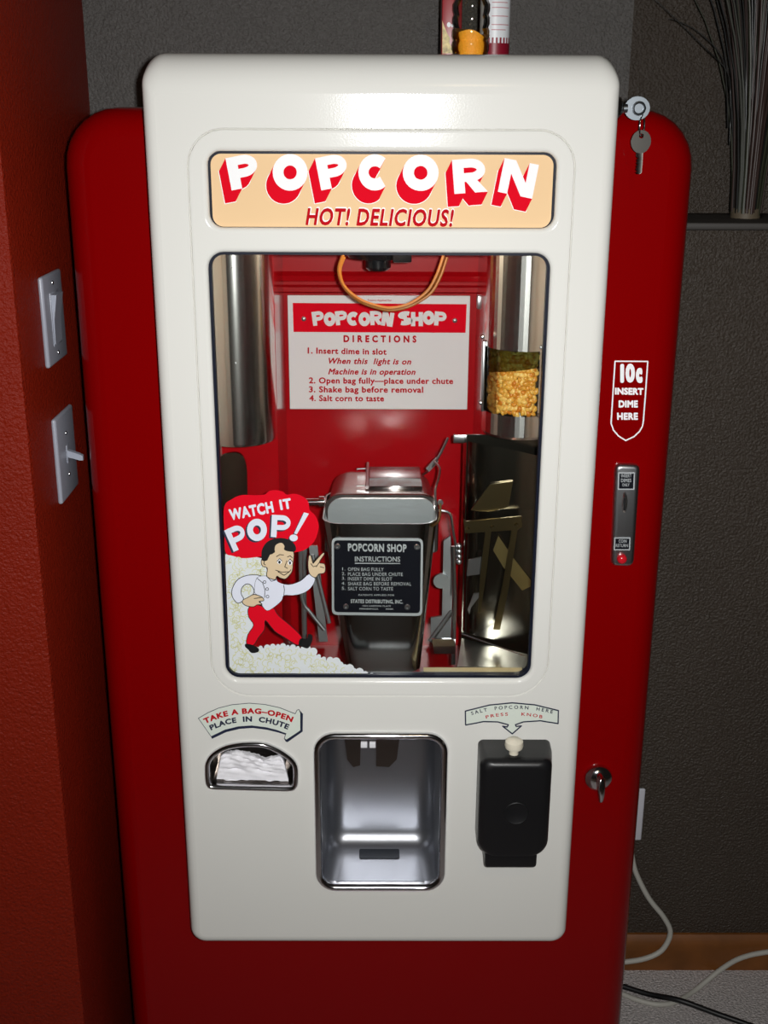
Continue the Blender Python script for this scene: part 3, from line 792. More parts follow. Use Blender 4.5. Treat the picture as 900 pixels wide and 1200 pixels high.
KB = .052
bz1, bz0 = at(445, 614, KB).z, at(445, 789, KB).z
tx0, tx1 = at(377, 614, KB).x, at(513, 614, KB).x; bx0, bx1 = at(405, 789, KB).x, at(493, 789, KB).x
def bring(t, ins=0, up=0):
    x0 = tx0+(bx0-tx0)*t+ins; x1 = tx1+(bx1-tx1)*t-ins; y0 = KB+ins+.004*t; y1 = .20-.05*t-ins; y1 = max(y1, y0+.06); z = bz1+(bz0-bz1)*t
    return [Vector((x, y, z+0)) for x, y in rrect(x0, x1, y0, y1, .026-.006*t, .026-.006*t, 8)]
mb = MB(); T_ = [0, .06, .2, .5, .8, .95, 1]
mb.loft([bring(t) for t in T_]+[bring(1, .002)]+[bring(t, .002) for t in reversed(T_)]+[bring(0)])
bucket = mb.build('popcorn_bucket', M['mirror'], machine, 40)
mb = MB(); mb.tube(smoothpath([at(506, 617, KB+.004), at(513, 612, .07), at(516, 602, .09), at(516, 590, .10)], 4), .0016, 8)
mb.build('bucket_lip', M['brass'], bucket)
# plate of instructions on the bucket's front (tilted with it)
def PL(px, py, d=0.0):
    # the bucket's front leans from KB at the top to KB+.004 at the bottom
    p = at(px, py, KB); t = (bz1-p.z)/(bz1-bz0)
    return at(px, py, KB+.004*t-.0016-d)
def c38(x, y): return (380+x/6.923, 610+y/6.923)
mb = MB()
def pxrr(x0, x1, y0, y1, rr_): return [c38(x, y) for x, y in rrect(x0, x1, y0, y1, rr_)]
o1 = [(62, 170), (90, 140), (770, 148), (802, 180), (792, 740), (765, 770), (85, 762), (60, 740)]
def c38loop(pts, d): return [PL(*c38(*p), d) for p in pts]
def roundpoly(pts, r_, n=4):
    out = []; m_ = len(pts)
    for i in range(m_):
        p, a, b = Vector(pts[i]), Vector(pts[i-1]), Vector(pts[(i+1) % m_])
        u = (a-p).normalized()*min(r_, (a-p).length*.45); v = (b-p).normalized()*min(r_, (b-p).length*.45)
        for k in range(n+1):
            t = k/n; q = (p+u)*(1-t)**2+2*p*t*(1-t)+(p+v)*t*t; out.append((q.x, q.y))
    return out
op = roundpoly([(60, 138), (802, 145), (795, 775), (62, 765)], 45)
mb.loft([c38loop(op, -.0012), c38loop(op, 0)], True, True); plate = mb.build('instruction_plate', M['silver'], bucket, 30)
ip = roundpoly([(78, 160), (784, 166), (777, 752), (80, 743)], 32)
mb = MB(); mb.poly(c38loop(ip, .0003)); mb.build('plate_face', M['plate'], bucket, 0)['label'] = 'black face of the instruction plate'
def pl_line(xl, yl, xr, yr, cap):
    def f(u, v):
        return PL(*c38(xl+(xr-xl)*u, yl+(yr-yl)*u-v*cap), .0007)
    return f
mb = MB()
PT = [('POPCORN SHOP', 192, 246, 668, 254, 58, .06, 1.12), ('INSTRUCTIONS', 248, 332, 616, 334, 40, .02, 1.0), ('1.', 146, 404, 172, 404, 24, .0, 1), ('2.', 142, 443, 172, 443, 24, 0, 1), ('3.', 142, 480, 172, 480, 24, 0, 1), ('4.', 140, 521, 172, 521, 24, 0, 1), ('5.', 142, 562, 172, 562, 24, 0, 1),
      ('OPEN BAG FULLY', 192, 408, 482, 410, 27, .01, 1.05), ('PLACE BAG UNDER CHUTE', 192, 448, 637, 450, 27, .01, 1.05), ('INSERT DIME IN SLOT', 192, 486, 550, 488, 27, .01, 1.05), ('SHAKE BAG BEFORE REMOVAL', 192, 526, 706, 528, 27, .01, 1.05), ('SALT CORN TO TASTE', 192, 566, 558, 568, 27, .01, 1.05),
      ('PATENTS APPLIED FOR', 278, 611, 568, 612, 13, .02, 1.1), ('STATES DISTRIBUTING, INC.', 214, 668, 638, 673, 28, .05, 1.05), ('1034 HARMON PLACE', 310, 698, 540, 700, 12, .02, 1.1), ('MINNEAPOLIS,', 286, 722, 440, 723, 12, .02, 1.1), ('MINN.', 500, 724, 562, 724, 12, .02, 1.1)]
for s_, a, b_, c, d, cap, bo, sp in PT: write(mb, s_, pl_line(a, b_, c, d, cap), bo, 0, sp)
mb.poly([PL(*c38(*p), .0007) for p in ((248, 343), (616, 345), (616, 352), (248, 351))])
mb.build('plate_lettering', M['silver'], bucket, 0)['label'] = 'silver lettering of the instruction plate'
for p in ((107, 209), (751, 214), (176, 697), (674, 702)):
    mb = MB(); mb.lathe([(.0042, .0), (.0042, -.0012), (.0034, -.0022), (.0016, -.0022), (.0014, -.001), (0, -.001)], PL(*c38(*p), .0003), 'y', 16); mb.build('plate_rivet', M['satin'], bucket)

# linkages either side of the bucket
mb = MB(); 
strip(mb, [(520, 634), (528, 628), (529, 660), (531, 680), (528, 750), (505, 750), (505, 724), (518, 722)], .17, .004)
mb.lathe([(.012, 0), (.012, -.004), (0, -.004)], at(517, 680, .168), 'y', 14)
side = mb.build('bucket_bracket', M['pale'], machine)
mb = MB(); mb.tube([at(531, 640, .13), at(533, 700, .13), at(531, 778, .13)], .0032, 8); mb.tube(smoothpath([at(514, 598, .13), at(527, 602, .13), at(531, 622, .13), at(536, 650, .13)], 4), .002, 8)
mb.tube([at(530, 716, .14), at(504, 752, .12)], .0038, 6)
for py in (640, 646, 652, 658): mb.lathe([(.004, .004), (.0045, 0), (.0035, -.004), (0, -.005)], at(538, py, .13), 'y', 8)
strip(mb, [(529, 662), (533, 664), (532, 696), (528, 698)], .135, .003); mb.build('link_rod', M['satin'], side)
mb = MB(); strip(mb, [(506, 749), (534, 749), (533, 766), (509, 766)], .11, .004); mb.build('bracket_foot', M['chrome'], side)
mb = MB(); mb.tube([at(357, 640, .15), at(356, 700, .15), at(357, 748, .15)], .004, 8); mb.tube(smoothpath([at(352, 640, .13), at(354, 700, .13), at(364, 718, .13), at(380, 738, .13)], 4), .003, 8)
mb.tube([at(366, 650, .14), at(386, 730, .13)], .003, 8)
strip(mb, [(362, 640), (372, 640), (384, 752), (374, 752)], .16, .004)
mb.build('bucket_link', M['pale'], machine)
mb = MB(); strip(mb, roundpoly([(250, 534), (289, 528), (291, 640), (255, 640)], 26, 6), .16, .006); mb.build('side_panel', M['dark_steel'], machine)
# sill under the bucket
mb = MB(); a, b = at(500, 783, .055), at(640, 792.5, .028)
mb.loft([[Vector((x, .028, at(450, 793.5, .028).z)), Vector((x, .028, at(450, 792, .028).z)), Vector((x, .055, at(450, 782, .055).z)), Vector((x, .06, at(450, 794, .055).z))] for x in (at(497, 790, .03).x, .207)], True, True); mb.build('window_sill', M['gold'], machine, 30)

# ------------------------------------------------------------------ bag slot
def rim(mbx, pts, wd, h, dep, prof=9):
    rr = []
    for k in range(prof+1):
        a = PI*k/prof; rr.append(lift(inset(pts, wd*(1-math.cos(a))/2), -h*math.sin(a)))
    rr.append(lift(inset(pts, wd), dep)); mbx.loft(rr); return inset(pts, wd)
mb = MB(); bi = rim(mb, bag_out, .0085, .006, .004); slot = mb.build('bag_slot', M['chrome'], machine, 50)
mb = MB(); cx_ = sum(p[0] for p in bi)/len(bi); cz_ = sum(p[1] for p in bi)/len(bi)
sc = lambda k: [(cx_+(x-cx_)*k, cz_+(z-cz_)*k) for x, z in bi]
mb.loft([lift(bi, .003), lift(sc(1.0), .012), lift(sc(.97), .055)], False, True); mb.build('slot_tray', M['flap'], slot, 40)
# paper bag in it
mb = MB(); NB, MBn = 44, 22; rb = random.Random(11)
top_e = [(215, 470), (230, 448), (260, 436), (330, 430), (380, 440), (430, 444), (480, 458), (540, 482), (600, 478), (640, 468), (668, 464), (690, 490)]
def lerp_e(u):
    x = 215+(690-215)*u
    for (xa, ya), (xb, yb) in zip(top_e, top_e[1:]):
        if xa <= x <= xb: return x, ya+(yb-ya)*(x-xa)/(xb-xa)
    return x, 490
def wob(u, v): return (.0022*math.sin(9*u+6*v)+.0016*math.sin(23*u-11*v+1)+.001*math.sin(41*u+17*v)+.0012*math.sin(37*v-13*u))*(1-v)
for layer, (y0, sh) in enumerate(((.0055, 0), (.0115, 6))):
    fr = []
    for j in range(MBn+1):
        v = j/MBn; row = []
        for i in range(NB+1):
            u = i/NB; xt, yt = lerp_e(u); yt += rb.uniform(-5, 5)*(j == 0)-sh
            xb_, yb_ = 185+(727-185)*u, 630+(644-630)*u
            px, py = c8(xt+(xb_-xt)*v, yt+(yb_-yt)*v)
            row.append(at(px, py, y0)+Vector((0, wob(u, v+layer)+.004*math.exp(-((v-.62)/.06)**2)*math.sin(7*u)**2, 0)))
        fr.append(row)
    bk = [[p+Vector((0, .005, 0)) for p in row] for row in fr]
    idx = lambda j, i, s: s*(MBn+1)*(NB+1)+j*(NB+1)+i
    vs = [p for row in fr for p in row]+[p for row in bk for p in row]; fs = []
    for s in (0, 1):
        for j in range(MBn):
            for i in range(NB): fs.append([idx(j, i, s), idx(j, i+1, s), idx(j+1, i+1, s), idx(j+1, i, s)])
    for i in range(NB): fs += [[idx(0, i, 0), idx(0, i+1, 0), idx(0, i+1, 1), idx(0, i, 1)], [idx(MBn, i, 0), idx(MBn, i+1, 0), idx(MBn, i+1, 1), idx(MBn, i, 1)]]
    for j in range(MBn): fs += [[idx(j, 0, 0), idx(j+1, 0, 0), idx(j+1, 0, 1), idx(j, 0, 1)], [idx(j, NB, 0), idx(j+1, NB, 0), idx(j+1, NB, 1), idx(j, NB, 1)]]
    mb.add(vs, fs)
bb = at(*c8(456, 655), .011)
tag(mb.build('paper_bag', M['paper'], None, 50, loc=bb), 'crumpled white paper popcorn bag sitting in the chrome half-moon slot', 'paper bag')

# ------------------------------------------------------------------ delivery chute
mb = MB(); ci = rim(mb, ch_out, .0112, .007, .006); chute = mb.build('delivery_chute', M['chrome'], machine, 50)
x0, x1, z0, z1 = CX0+.0112, CX1-.0112, CZ0+.0112, CZ1-.0112
mb = MB(); rr = [lift(rrect(x0, x1, z0, z1, .02, .02, 8), .004)]
dp, rb_ = .105, .028
rr.append(lift(rrect(x0, x1, z0, z1, .022, .022, 8), .012)); rr.append(lift(rrect(x0+.003, x1-.003, z0, z1+.0, .026, .026, 8), dp-rb_))
for k in range(1, 9):
    a = PI/2*k/8; i_ = rb_*(1-math.cos(a)); rr.append(lift(rrect(x0+.003+i_, x1-.003-i_, z0+i_, z1-i_*.3, max(.006, .026-i_*.7), max(.006, .026-i_*.7), 8), dp-rb_+rb_*math.sin(a)))
mb.loft(rr, False, True); mb.build('chute_liner', mat('chute_aluminium', (.38, .39, .42), .37, 1.0, bump=(25, .08, .004)), chute, 60)
zfl = z0+.0006
mb = MB(); a, b = atz(421, 1001, zfl), atz(468, 1001, zfl); yy0, yy1 = atz(445, 1006, zfl).y, atz(445, 995, zfl).y
q = rrect(a.x, b.x, yy0, yy1, .004); mb.loft([[Vector((x, y, zfl)) for x, y in q], [Vector((x, y, zfl+.0008)) for x, y in q]], True, True)
mb.build('crumb_slot', mat('dark_slot', (.03, .035, .045), .5, .3), chute)
for pa in ([(404, 866), (423, 866), (422, 897), (414, 899), (407, 890)], [(441, 866), (468, 866), (465, 890), (456, 899), (441, 898)]):
    mb = MB(); q0 = [at(x, y, .040) for x, y in pa]; mb.loft([q0, [p+Vector((0, .03, 0)) for p in q0]], True, True); mb.build('spout_flap', M['flap'], chute, 30)
mb = MB()
for xa in (422.5, 432.8):
    a, b = at(xa, 869, .088), at(xa+8, 876, .088); mb.box(a.x, b.x, .086, .09, b.z, a.z, .001)
mb.build('chute_tab', M['white'], chute)

# ------------------------------------------------------------------ salt dispenser
SY = -.062
fx0, fx1 = at(563, 950, SY).x, at(644, 950, SY).x; fz0, fz1 = at(603, 1006, SY).z, at(603, 889, SY).z
bx0_, bx1_ = at(559, 900, 0).x, at(643, 900, 0).x; bz_t = at(603, 866, 0).z
mb = MB(); rr = [lift(rrect(bx0_, bx1_, fz0-.012, bz_t, .008, .02, 8), -.0015), lift(rrect(bx0_, bx1_, fz0-.010, bz_t-.001, .009, .02, 8), -.02)]
for k in range(9):
    a = PI/2*k/8; i_ = .014*(1-math.cos(a)); t = .014*(1-math.sin(a))
    rr.append(lift(rrect(fx0+.0+i_-.002, fx1-i_+.002, fz0+i_*.4, fz1-i_+.010, .012, .024-i_*.5, 8), SY+t if k < 8 else SY))
rr = rr[:2]+[lift([(v.x, v.z) for v in r_], SY+.014*(1-math.sin(PI/2*k/8))) for k, r_ in enumerate(rr[2:])]
# front edge: grow inset towards the front face
fr = []
for k in range(9):
    a = PI/2*k/8; i_ = .013*(1-math.cos(a)); y = SY+.013*(1-math.sin(a)); fr.append(lift(rrect(fx0-.002+i_, fx1+.002-i_, fz0+i_*.4, bz_t-i_*.8, .013, max(.012, .024-i_*.5), 8), y))
mb = MB(); mb.loft(rr[:2]+fr, True, True)
salt = mb.build('salt_dispenser', M['black'], machine, 40)
mb = MB(); a, b = at(568, 1012, SY+.006), at(629, 1012, SY+.006); zA = at(600, 1018, SY+.004).z
mb.box(a.x, b.x, SY+.004, -.012, zA, fz0+.012, .005, 3); mb.build('dispenser_foot', M['black'], salt, 40)
mb = MB(); p = at(605, 953, SY); mb.lathe([(.0175, .001), (.0175, -.0006), (.0165, -.0012), (.0155, -.0006), (0, -.0004)], p, 'y', 32); mb.build('dispenser_emblem', mat('dark_emblem', (.007, .007, .008), .5, spec=.3), salt, 40)
kp = atz(602, 883, bz_t)
mb = MB(); kz = kp.z+.005
mb.lathe([(.0065, -.006), (.0065, .004), (.0120, .0045), (.0130, .0085), (.0122, .0145), (.0085, .0175), (0, .0185)], (kp.x, kp.y, kz), 'z', 28); mb.build('salt_knob', M['knob'], salt, 40)['label'] = 'ivory push knob'

# ------------------------------------------------------------------ printed arrows on the door
EY = -.0004
arrow = [(48, 172), (120, 130), (200, 95), (300, 70), (430, 58), (550, 68), (660, 92), (778, 138), (792, 110), (806, 106), (818, 130), (818, 265), (712, 335), (695, 325), (708, 285), (640, 260), (560, 240), (450, 226), (350, 233), (250, 257), (143, 308)]
mb = MB(); flat(mb, [arrow], EY, c8); ar = mb.build('bag_arrow', M['mint'], machine, 0); ar['label'] = 'pale mint arrow pointing from the bag slot'
nv = MB(); low = arrow[9:]; lowp = [(x, y) for x, y in low]
sh = [(806, 106), (836, 138), (834, 272), (722, 352), (704, 350), (692, 328), (700, 322), (708, 285)]
flat(nv, [[(806, 106), (836, 138), (834, 272), (720, 352), (706, 348), (694, 325), (712, 335), (818, 265), (818, 130)]], EY-.0002, c8)
bot = arrow[14:]
flat(nv, [[bot[i], bot[i+1], (bot[i+1][0]+8, bot[i+1][1]+19), (bot[i][0]+(8 if i else -2), bot[i][1]+(19 if i else 12))] for i in range(len(bot)-1)], EY-.0002, c8)
flat(nv, outline(arrow[:15], 2.4, False)+outline([arrow[-1], arrow[0]], 2.0, False), EY-.0002, c8)
write(nv, 'PLACE  IN  CHUTE', arc_px((143, 262), (430, 195), (722, 256), 36/6.43, EY-.0002, c8), .07, 0, 1.12)
nv.build('arrow_ink', M['navy'], ar, 0)
mb = MB(); write(mb, 'TAKE A BAG\u2013OPEN', arc_px((98, 213), (430, 135), (752, 200), 37/6.43, EY-.0002, c8), .075, 0, 1.14); mb.build('arrow_lettering', M['redt'], ar, 0)['label'] = 'red words TAKE A BAG - OPEN'
def c3(x, y): return (440+x/3, 800+y/3)
banner = [(316, 100), (400, 79), (480, 71), (560, 78), (643, 98), (642, 144), (580, 134), (520, 138), (492, 148), (495, 154), (513, 152), (481, 180), (447, 153), (463, 156), (467, 148), (430, 138), (380, 137), (317, 149)]
mb = MB(); flat(mb, [banner], EY, c3); bn = mb.build('salt_banner', M['mint'], machine, 0); bn['label'] = 'pale mint banner above the salt dispenser'
nv = MB(); flat(nv, outline(banner, 2.3), EY-.0002, c3)
write(nv, 'SALT  POPCORN  HERE', arc_px((338, 114), (480, 92), (622, 109), 11.5/3, EY-.0002, c3), .03, 0, 1.55); nv.build('banner_ink', M['navy'], bn, 0)
mb = MB(); write(mb, 'PRESS', arc_px((389, 126.5), (427, 119), (466, 116), 10.5/3, EY-.0002, c3), .03, 0, 1.4); write(mb, 'KNOB', arc_px((513, 115.5), (550, 119), (586, 126), 10.5/3, EY-.0002, c3), .03, 0, 1.4)
mb.build('banner_lettering', M['redt'], bn, 0)['label'] = 'red words PRESS KNOB'

# ------------------------------------------------------------------ coin mechanism on the cabinet
FY = DY+.002-.0004
def c4(x, y): return (690+x/4.286, 400+y/4.286)
sh = [(132, 100), (296, 101), (285, 260), (274, 400)]+[(270, 425), (255, 452), (228, 478), (185, 498), (150, 476), (124, 446), (112, 412), (114, 380), (122, 250)]
mb = MB(); flat(mb, outline(sh, 3.4), FY, c4)
def c4l(xl, xr, y, cap, yr=None):
    return line_px(*c4(xl, y), *c4(xr, y if yr is None else yr), cap/4.286, FY)
write(mb, '10', c4l(158, 232, 201, 80, 199), .095, 0, .95); write(mb, 'c', c4l(236, 270, 199, 84), .12)
write(mb, 'INSERT', c4l(131, 275, 265, 30, 267), .085, 0, 1.05); write(mb, 'DIME', c4l(150, 247, 330, 31), .085, 0, 1.08); write(mb, 'HERE', c4l(142, 247, 392, 31), .085, 0, 1.1)
mb.build('price_shield', M['white'], machine, 0)['label'] = 'white shield print 10c INSERT DIME HERE'
cpl = [(105, 1085), (125, 635), (145, 610), (225, 612), (252, 640), (252, 700), (222, 1100), (205, 1122), (120, 1122)]
mb = MB()
cq = smoothloop(roundpoly([(106, 1121), (127, 609), (256, 612), (222, 1123)], 34, 3), 1)
def cring(ins, y):
    q = [at(*c4(*p), DY+.002) for p in cq]; q2 = inset([(p.x, p.z) for p in q], ins); return lift(q2, y)
yb = DY+.002
mb.loft([cring(0, yb), cring(0, yb-.003)]+[cring(.006*(1-math.cos(PI/2*k/5)), yb-.003-.006*math.sin(PI/2*k/5)) for k in range(1, 6)], False, True)
coin = mb.build('coin_plate', M['satin'], machine, 40)
cyf = yb-.0092
def ctop(x, y, d=0): return at(*c4(x, y), cyf-d)
for (x0_, y0_, x1_, y1_, tx) in ((148, 658, 232, 746, (('INSERT', 163, 215, 683, 17), ('DIMES', 162, 213, 707, 17), ('ONLY', 168, 204, 728, 14))), (128, 985, 210, 1050, (('COIN', 150, 190, 1011, 15), ('RETURN', 135, 197, 1033, 15)))):
    mb = MB(); q = [(x0_, y0_), (x1_, y0_), (x1_-3, y1_), (x0_-3, y1_)]; a = [ctop(*p, .0012) for p in q]
    mb.loft([[ctop(*p, -.0004) for p in q], a], True, True); mb.build('coin_label', M['silver'], coin, 30)
    mb = MB(); q2 = [(x0_+6, y0_+6), (x1_-6, y0_+6), (x1_-9, y1_-6), (x0_+3, y1_-6)]; mb.poly([ctop(*p, .0014) for p in q2]); mb.build('coin_label_face', M['plate'], coin, 0)
    mb = MB()
    for s_, xa, xb, yy, cap in tx: write(mb, s_, (lambda xa=xa, xb=xb, yy=yy, cap=cap: (lambda u, v: ctop(xa+(xb-xa)*u, yy-v*cap, .0017)))(), .02, 0, 1.05)
    mb.build('coin_label_lettering', M['silver'], coin, 0)
mb = MB(); q = [(180, 752), (192, 775), (196, 800), (192, 835), (182, 862), (170, 858), (164, 825), (166, 790), (172, 765)]
p0 = [ctop(*p, .0) for p in q]; c_ = ctop(181, 810, .004); mb.loft([p0, [c_+(p-ctop(181, 810))*.55 for p in p0]], False, True); mb.build('coin_slot', M['steel'], coin, 40)
mb = MB(); q = [(179, 775), (186, 800), (183, 850), (174, 850), (173, 800)]; mb.poly([ctop(*p, .0044) for p in q]); mb.build('coin_slit', M['ink'], coin, 0)
mb = MB(); mb.lathe([(.0068, .002), (.0068, -.004), (.0058, -.0065), (.003, -.008), (0, -.0083)], ctop(165, 1090), 'y', 24); mb.build('return_button', mat('red_button', (.60, .01, .02), .2), coin, 40)['label'] = 'red coin return button'

# door handle
p = at(700.5, 910, DY+.002)
mb = MB(); mb.lathe([(.0215, -.000), (.0215, -.004), (.0195, -.009), (.013, -.013), (.006, -.015), (0, -.0155)], p, 'y', 36); handle = mb.build('door_latch', M['chrome'], machine, 40)
mb = MB(); q = p+Vector((0, -.015, 0)); mb.tube([q+Vector((0, .004, .010)), q+Vector((.0005, -.006, .006)), q+Vector((.001, -.010, -.006)), q+Vector((.002, -.011, -.018)), q+Vector((.002, -.010, -.027))], [.004, .0065, .0062, .0046, .0028], 14); mb.build('latch_lever', M['chrome'], handle, 50)

# lock in the door's edge
LYk = .032
lp = at(722, 127, LYk); lp.x = DX1
mb = MB(); mb.lathe([(.015, -.001), (.015, .002), (.012, .006), (.007, .008), (.007, .009)], lp, 'x', 28); lock = mb.build('door_lock', M['chrome'], machine, 40)
# key in the lock and spare key on its ring
def keyshape(mbx, c, ax, side, nrm, bow, blade, th, teeth=True):
    c, ax, side, nrm = Vector(c), Vector(ax), Vector(side), Vector(nrm); n = 28
    o_, i_ = [], []
    hc = c-ax*bow*.55
    for k in range(n):
        a = 2*PI*k/n; o_.append(c+(ax*math.cos(a)*bow*1.12+side*math.sin(a)*bow)); i_.append(hc+(ax*math.cos(a)+side*math.sin(a))*bow*.24)
    A = [p-nrm*th for p in o_]; B = [p-nrm*th for p in i_]; Cc = [p+nrm*th for p in i_]; Dd = [p+nrm*th for p in o_]
    mbx.loft([A, B, Cc, Dd, A])
    st = c+ax*bow*1.0; prof = [(0, .32), (.08, .30), (.12, .24)]
    L = []; N = 14
    for k in range(N+1):
        t = k/N; wl = .30 if not teeth else (.34 if k < 4 else [.16, .32, .22, .34][k % 4]); wr = .30
        if k == N: wl = wr = .14
        L.append((t, wl, wr))
    rings = []
    for t, wl, wr in L:
        q = st+ax*blade*t; rings.append([q-side*bow*wl-nrm*th, q+side*bow*wr-nrm*th, q+side*bow*wr+nrm*th*.6, q-side*bow*.05+nrm*th*.2, q-side*bow*wl+nrm*th])
    mbx.loft(rings, True, True)
bc = at(746.5, 127, LYk)
mb = MB(); n = Vector((-.25, -.95, .1)).normalized(); axk = Vector((-1, 0, 0)); sdk = Vector((0, 0, 1))
nn = Vector((0, -1, 0))
keyshape(mb, bc, axk, sdk, nn, .0138, .006, .0014, False)
mb.tube([lp+Vector((.008, 0, 0)), bc+Vector((-.012, 0, 0))], .0055, 12)
mb.lathe([(.0085, .0005), (.0085, -.0022), (.0068, -.0030), (.0055, -.0022), (.0055, -.001), (0, -.001)], bc+Vector((.002, 0, 0)), 'y', 20)
tag(mb.build('key', M['keys'], None, 40, loc=bc), 'shiny key with a round head turned in the lock on the door edge', 'key', 'keys of the machine')
hk = at(751, 166, LYk)
k2 = MB(); keyshape(k2, hk, Vector((0, 0, -1)), Vector((1, 0, 0)), Vector((0, -1, 0)), .0122, .026, .0011)
key2 = k2.build('key', M['keym'], None, 40, loc=hk)
tag(key2, 'dull metal key hanging from a ring below the lock', 'key', 'keys of the machine')
mb = MB(); rp = []; rc = hk+Vector((.0, -.001, .0185)); rad = .0125
for k in range(25):
    a = 2*PI*k/24; rp.append(rc+Vector((rad*.35*math.cos(a), rad*.55*math.cos(a), rad*math.sin(a))))
mb.tube(rp, .0009, 6, False); mb.build('key_ring', M['chrome'], key2, 60)

# ================================================================== on top of the machine
JY = .20
jx = at(552, 40, JY).x; jr = (at(574.5, 30, JY).x-at(531, 30, JY).x)/2; jb = BTOP+.001
jar = empty('spice_jar', (jx, JY, jb)); tag(jar, 'clear ribbed jar of orange popcorn salt standing on the machine', 'jar')
mb = MB(); rings = []; zs = []
ribs = [at(552, y, JY).z for y in (61, 57, 45, 30, 18, 5)]
prof = [(jr*.9, jb), (jr, jb+.004)]
z = jb+.004; sp = ribs[2]-ribs[3]; sp = abs(sp); zz_ = jb+.006; k = 0
top_ = ribs[5]
while zz_ < top_:
    prof += [(jr*.93, zz_), (jr, zz_+sp*.25), (jr, zz_+sp*.75), (jr*.93, zz_+sp*.98)]; zz_ += sp
prof += [(jr*.80, zz_+.006), (jr*.62, zz_+.016), (jr*.60, zz_+.028)]
n = 48
for r_, h in prof: rings.append([Vector((jx+r_*(1-.05*abs(math.sin(4*2*PI*k/n)) ** 6)*math.cos(2*PI*k/n), JY+r_*(1-.05*abs(math.sin(4*2*PI*k/n)) ** 6)*math.sin(2*PI*k/n), h)) for k in range(n)])
mb.loft(rings, True, False); mb.build('jar_body', M['jar'], jar, 25)
mb = MB(); zs0, zs1 = at(535, 33, JY-jr).z, at(570, 42, JY-jr).z
rings = []
for h in (0, .5, 1):
    ring = []
    for k in range(32):
        a = 2*PI*k/32; x = jr*.90*math.cos(a); zt_ = zs0+(zs1-zs0)*(x/jr+1)/2+.003*math.sin(3*a); ring.append(Vector((jx+x, JY+jr*.90*math.sin(a), jb+.003+(zt_-jb-.003)*h)))
    rings.append(ring)
mb.loft(rings, True, True); mb.build('orange_salt', M['salt'], jar, 40)
mb = MB(); mb.lathe([(jr*.66, zz_+.02), (jr*.68, zz_+.024), (jr*.68, zz_+.045), (jr*.6, zz_+.048), (0, zz_+.048)], (jx, JY, 0), 'z', 28); mb.build('jar_cap', M['lid'], jar, 30)
# white can to the right of the jar
KYc = .245; xa, xb = at(562, 40, KYc).x, at(597, 40, KYc).x; kr = (xb-xa)/2; kx = (xa+xb)/2
zt2 = BTOP+.20
can = empty('seasoning_can', (kx, KYc, BTOP+.001)); tag(can, 'white and burgundy can standing to the right of the ribbed jar', 'can')
mb = MB(); mb.lathe([(kr*.96, BTOP+.001), (kr, BTOP+.004), (kr, zt2), (kr*.96, zt2+.003), (0, zt2+.003)], (kx, KYc, 0), 'z', 48); mb.build('can_body', M['canwhite'], can, 30)
def wrap(a, z, d=.0005): return Vector((kx+(kr+d)*math.sin(a), KYc-(kr+d)*math.cos(a), z))
def cz(y): return at(580, y, KYc-kr*.8).z
def wrapquad(mbx, a0, a1, za, zb_, d, n=12):
    mbx.loft([[wrap(a0+(a1-a0)*k/n, z, d) for k in range(n+1)] for z in (za, zb_)], closed=False)
mb = MB(); wrapquad(mb, -PI, PI, BTOP+.003, cz(50.5), .0004, 40); band = mb.build('burgundy_band', M['canburg'], can, 30)
mb = MB()
for k in range(24): wrapquad(mb, -PI+2*PI*k/24, -PI+2*PI*(k+.5)/24, cz(50.5), cz(44), .0004, 2)
mb.build('band_teeth', M['canburg'], can, 30)
mb = MB()
for y, e in ((-2, 1.0), (3, .8), (9, .95), (19, .9), (29, 1.0), (35, .7)): wrapquad(mb, -.3, e, cz(y+.5), cz(y-.5), .0006, 8)
mb.build('fine_print', mat('faint_red_print', (.50, .22, .24), .5), can, 0)
# red carton to the left of the jar
KB2 = .245; xa, xb = at(517.5, 40, KB2).x, at(541, 40, KB2).x; zc2 = BTOP+.19
carton = empty('popcorn_carton', ((xa+xb)/2, KB2+.02, BTOP+.001)); tag(carton, 'narrow red carton with a popcorn picture, left of the ribbed jar', 'carton')
mb = MB(); mb.box(xa, xb, KB2, KB2+.04, BTOP+.001, zc2, .0015); mb.build('carton_body', M['canred'], carton, 30)
mb = MB(); q = [(518.4, 62.5), (531, 62.5), (529, 55), (526.5, 49), (527.5, 45), (524, 39), (520.5, 30), (518.4, 24)]
mb.poly([at(x, max(y, 0), KB2-.0004) for x, y in q]); mb.build('popcorn_picture', M['cantan'], carton, 0)
mb = MB(); flat(mb, [disc(526, 29, 2.2, 3), disc(530, 30, 1.5, 2)], KB2-.0006); mb.build('small_print', M['canwhite'], carton, 0)

